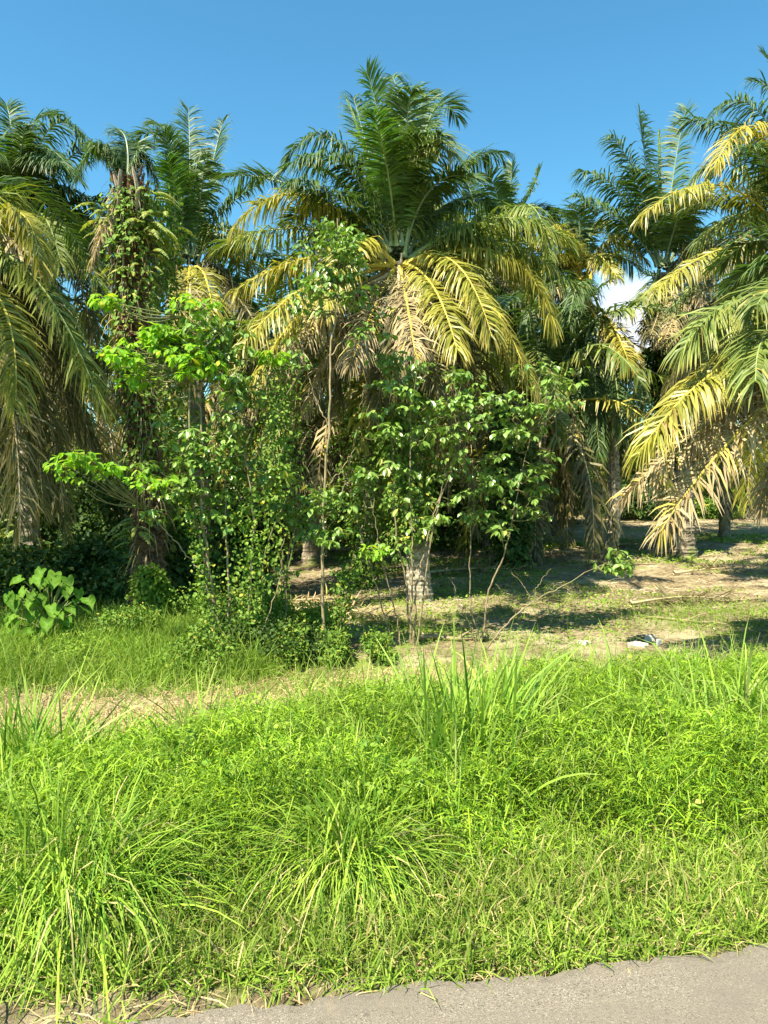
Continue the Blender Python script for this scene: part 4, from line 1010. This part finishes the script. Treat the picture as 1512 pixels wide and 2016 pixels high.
def field(n, s0, s1, dens, amax=30):
    x = rng.uniform(-22, 26, n); y = rng.uniform(8, 46, n) ; k = rng.random(n) < np.clip(14 / y, .1, 1) ** .5
    x, y = x[k], y[k]; s = sdist(x, y); k = (s > s0) & (s < s1) & (np.abs(x) < y * .56 + 1) & (rng.random(len(x)) < dens(x, y)); return x[k], y[k]
mb = MB()   # low herbs in patches on the bare floor
def herbd(x, y): return sst(.08, .42, fbm(x * 1.0, y * 1.6, .55) + .15 * fbm(x, y, 2.6)) * np.interp(y, [9, 20, 40], [1, .8, .5])
x, y = field(420000, 7.4, 40, herbd); n = len(x)
p = base_pts(x, y); p[:, 2] += rng.random(n) * .07
leaves(mb, p, rdir(n, -.2, .8), UP + rng.normal(0, .5, (n, 3)), rng.uniform(.025, .06, n) * np.clip(y / 14, 1, 2), .8, kite=True)
tag(mb.build('low_herbs', [M['g_herb']]), 'low light-green herbs in patches on the plantation floor', 'ground cover', kind='stuff')
mb = MB()   # leaf litter
x, y = field(120000, 7.6, 42, lambda x, y: np.clip(.55 + .9 * fbm(x + 9, y, .6), .12, 1)); n = len(x)
p = base_pts(x, y); p[:, 2] += .006 + rng.random(n) * .03; d = rdir(n, -.1, .35)
ribbons(mb, p, d, rng.uniform(.05, .26, n) * np.clip(y / 16, .8, 2), rng.uniform(.006, .028, n), wrand(d), .5, (0, .5, 1), (.6, 1, .3))
x, y = field(5200, 8.2, 34, lambda x, y: np.clip(.5 + .9 * fbm(x + 5, y + 2, .5), .1, 1)); n = len(x); p = base_pts(x, y); p[:, 2] += .02 + rng.random(n) * .05; d = rdir(n, -.03, .16)
ribbons(mb, p, d, rng.uniform(.3, 1.1, n), rng.uniform(.006, .022, n), wrand(d), .15, (0, .3, .65, 1), (1, 1, .8, .5), wind=rng.normal(0, .25, (n, 3)) * [1, 1, .2], cb=rng.uniform(.5, 1, n))
tag(mb.build('leaf_litter', [M['g_litter']]), 'brown fallen leaflets and husks littering the plantation floor', 'leaf litter', kind='stuff')

# tussocks and tall clumps of their own
def tussock(label, px, py, n, L, W, spreade, bend, mat='g_tuss', r=.12, D=None, name='grass_tussock', group='big grass tussocks'):
    c = hit_ground(px, py) if D is None else GP(px, D)
    mb = MB(); a = rng.uniform(0, 6.28, n); tuft = rng.integers(0, 7, n); lean = rng.normal(0, .22, (7, 3)) * [1, 1, .2]; offs = rng.normal(0, r * .55, (7, 3)) * [1, 1, 0]; tl = rng.uniform(.65, 1.15, 7); rr = r * np.sqrt(rng.random(n))
    h = np.stack([np.cos(a), np.sin(a), 0 * a], -1)
    p = c + h * rr[:, None] * .6 + offs[tuft]; p[:, 2] = gz(p[:, 0], p[:, 1])
    e = rng.uniform(*spreade, n); d = nrm(h * np.cos(e)[:, None] + UP * np.sin(e)[:, None] + lean[tuft] + rng.normal(0, .2, (n, 3)))
    ribbons(mb, p, d, rng.uniform(*L, n) * tl[tuft], rng.uniform(*W, n), wrand(d), rng.uniform(*bend, n), (0, .18, .36, .52, .68, .84, 1), (.7, .9, 1, 1, .85, .6, .05))
    return tag(mb.build(name, [M[mat]], None, c), label, 'grass clump', group)
def hit_ground(px, py):
    lo, hi = 1.5, 40
    for _ in range(40):
        m_ = (lo + hi) / 2; q = P(px, py, m_)
        if q[2] > gz(q[0], q[1]): lo = m_
        else: hi = m_
    q = P(px, py, lo); return G(q[0], q[1])
tussock('large arching grass tussock in the middle of the verge', 690, 1725, 1700, (.42, .95), (.0045, .0095), (.5, 1.5), (.6, 2.1), r=.2)
tussock('large arching grass tussock at the left, spilling toward the road', 165, 1750, 2200, (.48, 1.1), (.0045, .0095), (.4, 1.5), (.6, 2.1), r=.27)
tussock('small tussock cut by the left border near the road', -20, 1830, 450, (.35, .65), (.006, .01), (.6, 1.4), (.7, 1.7), r=.14)
tussock('upright stand of broad blades at the left border above the tussocks', 60, 1560, 170, (.65, 1.2), (.012, .02), (1.1, 1.52), (.1, .5), mat='g_blade', r=.3, name='tall_grass_clump', group='stands of tall broad blades')
tussock('upright stand of broad blades right of the middle tussock', 930, 1540, 170, (.7, 1.25), (.012, .023), (1.05, 1.5), (.1, .6), mat='g_blade', r=.4, name='tall_grass_clump', group='stands of tall broad blades')
tussock('few very tall leaning blades behind the middle tussock', 790, 1540, 40, (.85, 1.35), (.014, .023), (.9, 1.4), (.05, .4), mat='g_blade', r=.4, name='tall_grass_clump', group='stands of tall broad blades')
tussock('tall grass stand against the right border', 1490, 1470, 420, (.75, 1.35), (.012, .022), (.8, 1.5), (.4, 1.3), mat='g_blade', r=.7, name='tall_grass_clump', group='stands of tall broad blades')
tussock('tall grass stand a step left of the one at the right border', 1300, 1480, 220, (.6, 1.15), (.01, .02), (.75, 1.45), (.5, 1.4), mat='g_blade', r=.6, name='tall_grass_clump', group='stands of tall broad blades')
tussock('loose clump of broad blades left of centre on the verge', 430, 1480, 110, (.6, 1.1), (.01, .018), (.8, 1.5), (.3, 1.1), mat='g_blade', r=.5, name='tall_grass_clump', group='stands of tall broad blades')

# ------------------------------------------------------------------ things on the floor
def rock(label, px, py, sx, sy, sz, mat, group='pale stones on the bare ground'):
    c = hit_ground(px, py); mb = MB(); nu, nv = 12, 7
    u = np.arange(nu) / nu * 2 * math.pi; v = np.linspace(.02, math.pi - .02, nv)
    U, V2 = np.meshgrid(u, v); r = 1 + .2 * np.sign(np.sin(3 * U + px)) + .12 * np.sin(5 * U + 2) + rng.normal(0, .06, U.shape)
    zz = np.clip(np.cos(V2) * 1.6, -1, 1) + rng.normal(0, .08, U.shape)
    q = np.stack([r * np.sin(V2) ** .6 * np.cos(U) * sx, r * np.sin(V2) ** .6 * np.sin(U) * sy, zz * sz + sz * .5], -1)
    i = np.arange(nv - 1)[:, None] * nu; j = np.arange(nu)[None]; j2 = (j + 1) % nu
    mb.add(q + c, q=np.stack([i + j, i + nu + j, i + nu + j2, i + j2], -1))
    mb.add(np.vstack([q[0], q[0].mean(0)[None]]) + c, t=[[a, (a + 1) % nu, nu] for a in range(nu)])
    return tag(mb.build('rock', [M[mat]], None, c), label, 'rock', group)
rock('flat cream-coloured rock on the bare ground at right', 1255, 1272, .17, .12, .045, 'rock')
rock('broken cream slab leaning against the flat cream rock', 1278, 1262, .09, .08, .07, 'rock')
rock('bluish grey stone beside the cream rock', 1296, 1270, .045, .05, .07, 'grey_rock')
rock('small pale rock left of the cream one', 1150, 1268, .1, .08, .04, 'rock')

def fallen_frond(label, px, py, ang, Lf, kind='dead'):
    c = hit_ground(px, py); h = np.array([math.cos(ang), math.sin(ang), 0])
    A = c - h * Lf / 2; Bp = c + h * Lf / 2; A[2] = gz(A[0], A[1]) + .06; Bp[2] = gz(Bp[0], Bp[1]) + .05; Mi = c + UP * .16
    lm, rm, bend, plume, rag, L = KIND[kind]
    mb = frond_mb(A, Mi, Bp, L=.5, n=60, bend=.35, plume=.5, rag=.3, width=.035)
    for a in mb.v:
        a[:, 2] = np.maximum(a[:, 2], gz(a[:, 0], a[:, 1]) + .01)
    return tag(mb.build('fallen_frond', [M[lm], M[rm]], None, c), label, 'palm frond', 'dead fronds lying on the ground')
fallen_frond('dead frond lying left of the tall sapling on bare ground', 600, 1195, .3, 2.6)
fallen_frond('dead frond on the ground just behind the pale sapling foot', 680, 1215, -.5, 2.4)
fallen_frond('dead frond in the shade behind the central palm foot', 930, 1130, .2, 3.2)
fallen_frond('dead frond lying in front of the curved palm foot', 1130, 1095, .1, 3.4)
fallen_frond('dead frond lying under the drooping dead crown at right', 1260, 1080, -.2, 3.4)
fallen_frond('dead frond near the right border on the bare ground', 1430, 1130, .15, 3.2)
fallen_frond('dark frond nearest the grass on the right', 1340, 1190, .3, 2.6, 'dark')
fallen_frond('fallen frond far back between the trunks at left', 620, 1090, .2, 3.0)
STK = [('pale stick lying in front of the curved palm foot', 1100, 1090, .2, 1.6, .03), ('bleached stick on bare ground below the leafy tuft', 1260, 1112, .05, 1.8, .025),
       ('crooked stick right of the central palm foot', 1070, 1190, .5, 1.3, .025), ('thick pale branch by the right-hand rock', 1350, 1225, -.3, 1.5, .035),
       ('grey log piece behind the fanned saplings', 900, 1262, .1, 1.5, .05), ('short stick at the right border', 1460, 1185, .4, 1.1, .03),
       ('bent stick under the shaded trunks at centre right', 1000, 1110, -.1, 1.8, .03)]
for lab, px, py, ang, Ls, r in STK:
    c = hit_ground(px, py); h = np.array([math.cos(ang), math.sin(ang), 0]); pts = []
    for k, u in enumerate(np.linspace(-.5, .5, 7)):
        q = c + h * Ls * u + np.array([0, rng.normal(0, .05), 0]); q[2] = gz(q[0], q[1]) + r * .8 + abs(rng.normal(0, .02)); pts.append(q)
    mb = MB(); tube(mb, smooth_path(pts, 20), np.linspace(r, r * .5, 20) * rng.uniform(.85, 1.15, 20), 7)
    tube(mb, smooth_path([pts[3], pts[3] + h * .2 + UP * .12, pts[3] + h * .35 + UP * .15], 5), np.linspace(r * .5, r * .2, 5), 5)
    tag(mb.build('stick', [M['bark_pale']], None, c, smooth=True), lab, 'stick', 'sticks lying on the ground')

# ------------------------------------------------------------------ light
SUN_EL, SUN_AZ = R(54), R(228)   # azimuth counter-clockwise from +X: from the left and a little behind the viewer
sd = Vector((math.cos(SUN_EL) * math.cos(SUN_AZ), math.cos(SUN_EL) * math.sin(SUN_AZ), math.sin(SUN_EL)))
ld = bpy.data.lights.new('sun', 'SUN'); ld.energy = 5.0; ld.angle = R(.55); ld.color = (1, .90, .72)
lo = bpy.data.objects.new('sun', ld); COL.objects.link(lo); lo.rotation_euler = sd.to_track_quat('Z', 'Y').to_euler()
w = bpy.data.worlds.new('World'); SC.world = w; w.use_nodes = True
nt = w.node_tree; nt.nodes.clear(); N = nt.nodes
sky = N.new('ShaderNodeTexSky'); sky.sky_type = 'NISHITA'; sky.sun_disc = False
sky.sun_elevation = SUN_EL; sky.sun_rotation = math.atan2(sd.x, sd.y)
sky.air_density = 1.0; sky.dust_density = .2; sky.ozone_density = 1.3; sky.altitude = 300
# one white cloud low in the gap on the right
tc = N.new('ShaderNodeTexCoord')
cd = P(1240, 665, 100) - np.array([0, 0, CAM_Z]); cd /= np.linalg.norm(cd)
vm = N.new('ShaderNodeVectorMath'); vm.operation = 'SUBTRACT'; vm.inputs[1].default_value = tuple(cd); nt.links.new(tc.outputs['Generated'], vm.inputs[0])
vs = N.new('ShaderNodeVectorMath'); vs.operation = 'MULTIPLY'; vs.inputs[1].default_value = (13, 13, 15); nt.links.new(vm.outputs[0], vs.inputs[0])
vl = N.new('ShaderNodeVectorMath'); vl.operation = 'LENGTH'; nt.links.new(vs.outputs[0], vl.inputs[0])
nz = noise(nt, 9, 7, .55, vec=tc.outputs['Generated'])
ma = N.new('ShaderNodeMath'); ma.operation = 'MULTIPLY_ADD'; ma.inputs[1].default_value = -2.2; nt.links.new(nz, ma.inputs[0]); nt.links.new(vl.outputs['Value'], ma.inputs[2])
cf = ramp(nt, ma.outputs[0], .0, -.75)
hs = N.new('ShaderNodeHueSaturation'); hs.inputs['Saturation'].default_value = 1.22; hs.inputs['Value'].default_value = 1.0
nt.links.new(sky.outputs[0], hs.inputs['Color'])
skyt = mixc(nt, 1.0, hs.outputs[0], (.84, 1.22, 1.07), 'MULTIPLY')
skyc = mixc(nt, cf, skyt, (5.2, 5.5, 5.9))
bg = N.new('ShaderNodeBackground'); bg.inputs[1].default_value = .082
nt.links.new(skyc, bg.inputs[0]); ow = N.new('ShaderNodeOutputWorld'); nt.links.new(bg.outputs[0], ow.inputs[0])

SC.view_settings.view_transform = 'Standard'; SC.view_settings.look = 'None'
SC.view_settings.exposure = 1.45; SC.view_settings.gamma = 1
cy = SC.cycles
cy.max_bounces = 6; cy.diffuse_bounces = 3; cy.glossy_bounces = 2; cy.transmission_bounces = 3; cy.transparent_max_bounces = 4
cy.sample_clamp_indirect = 6
cy.caustics_reflective = False; cy.caustics_refractive = False
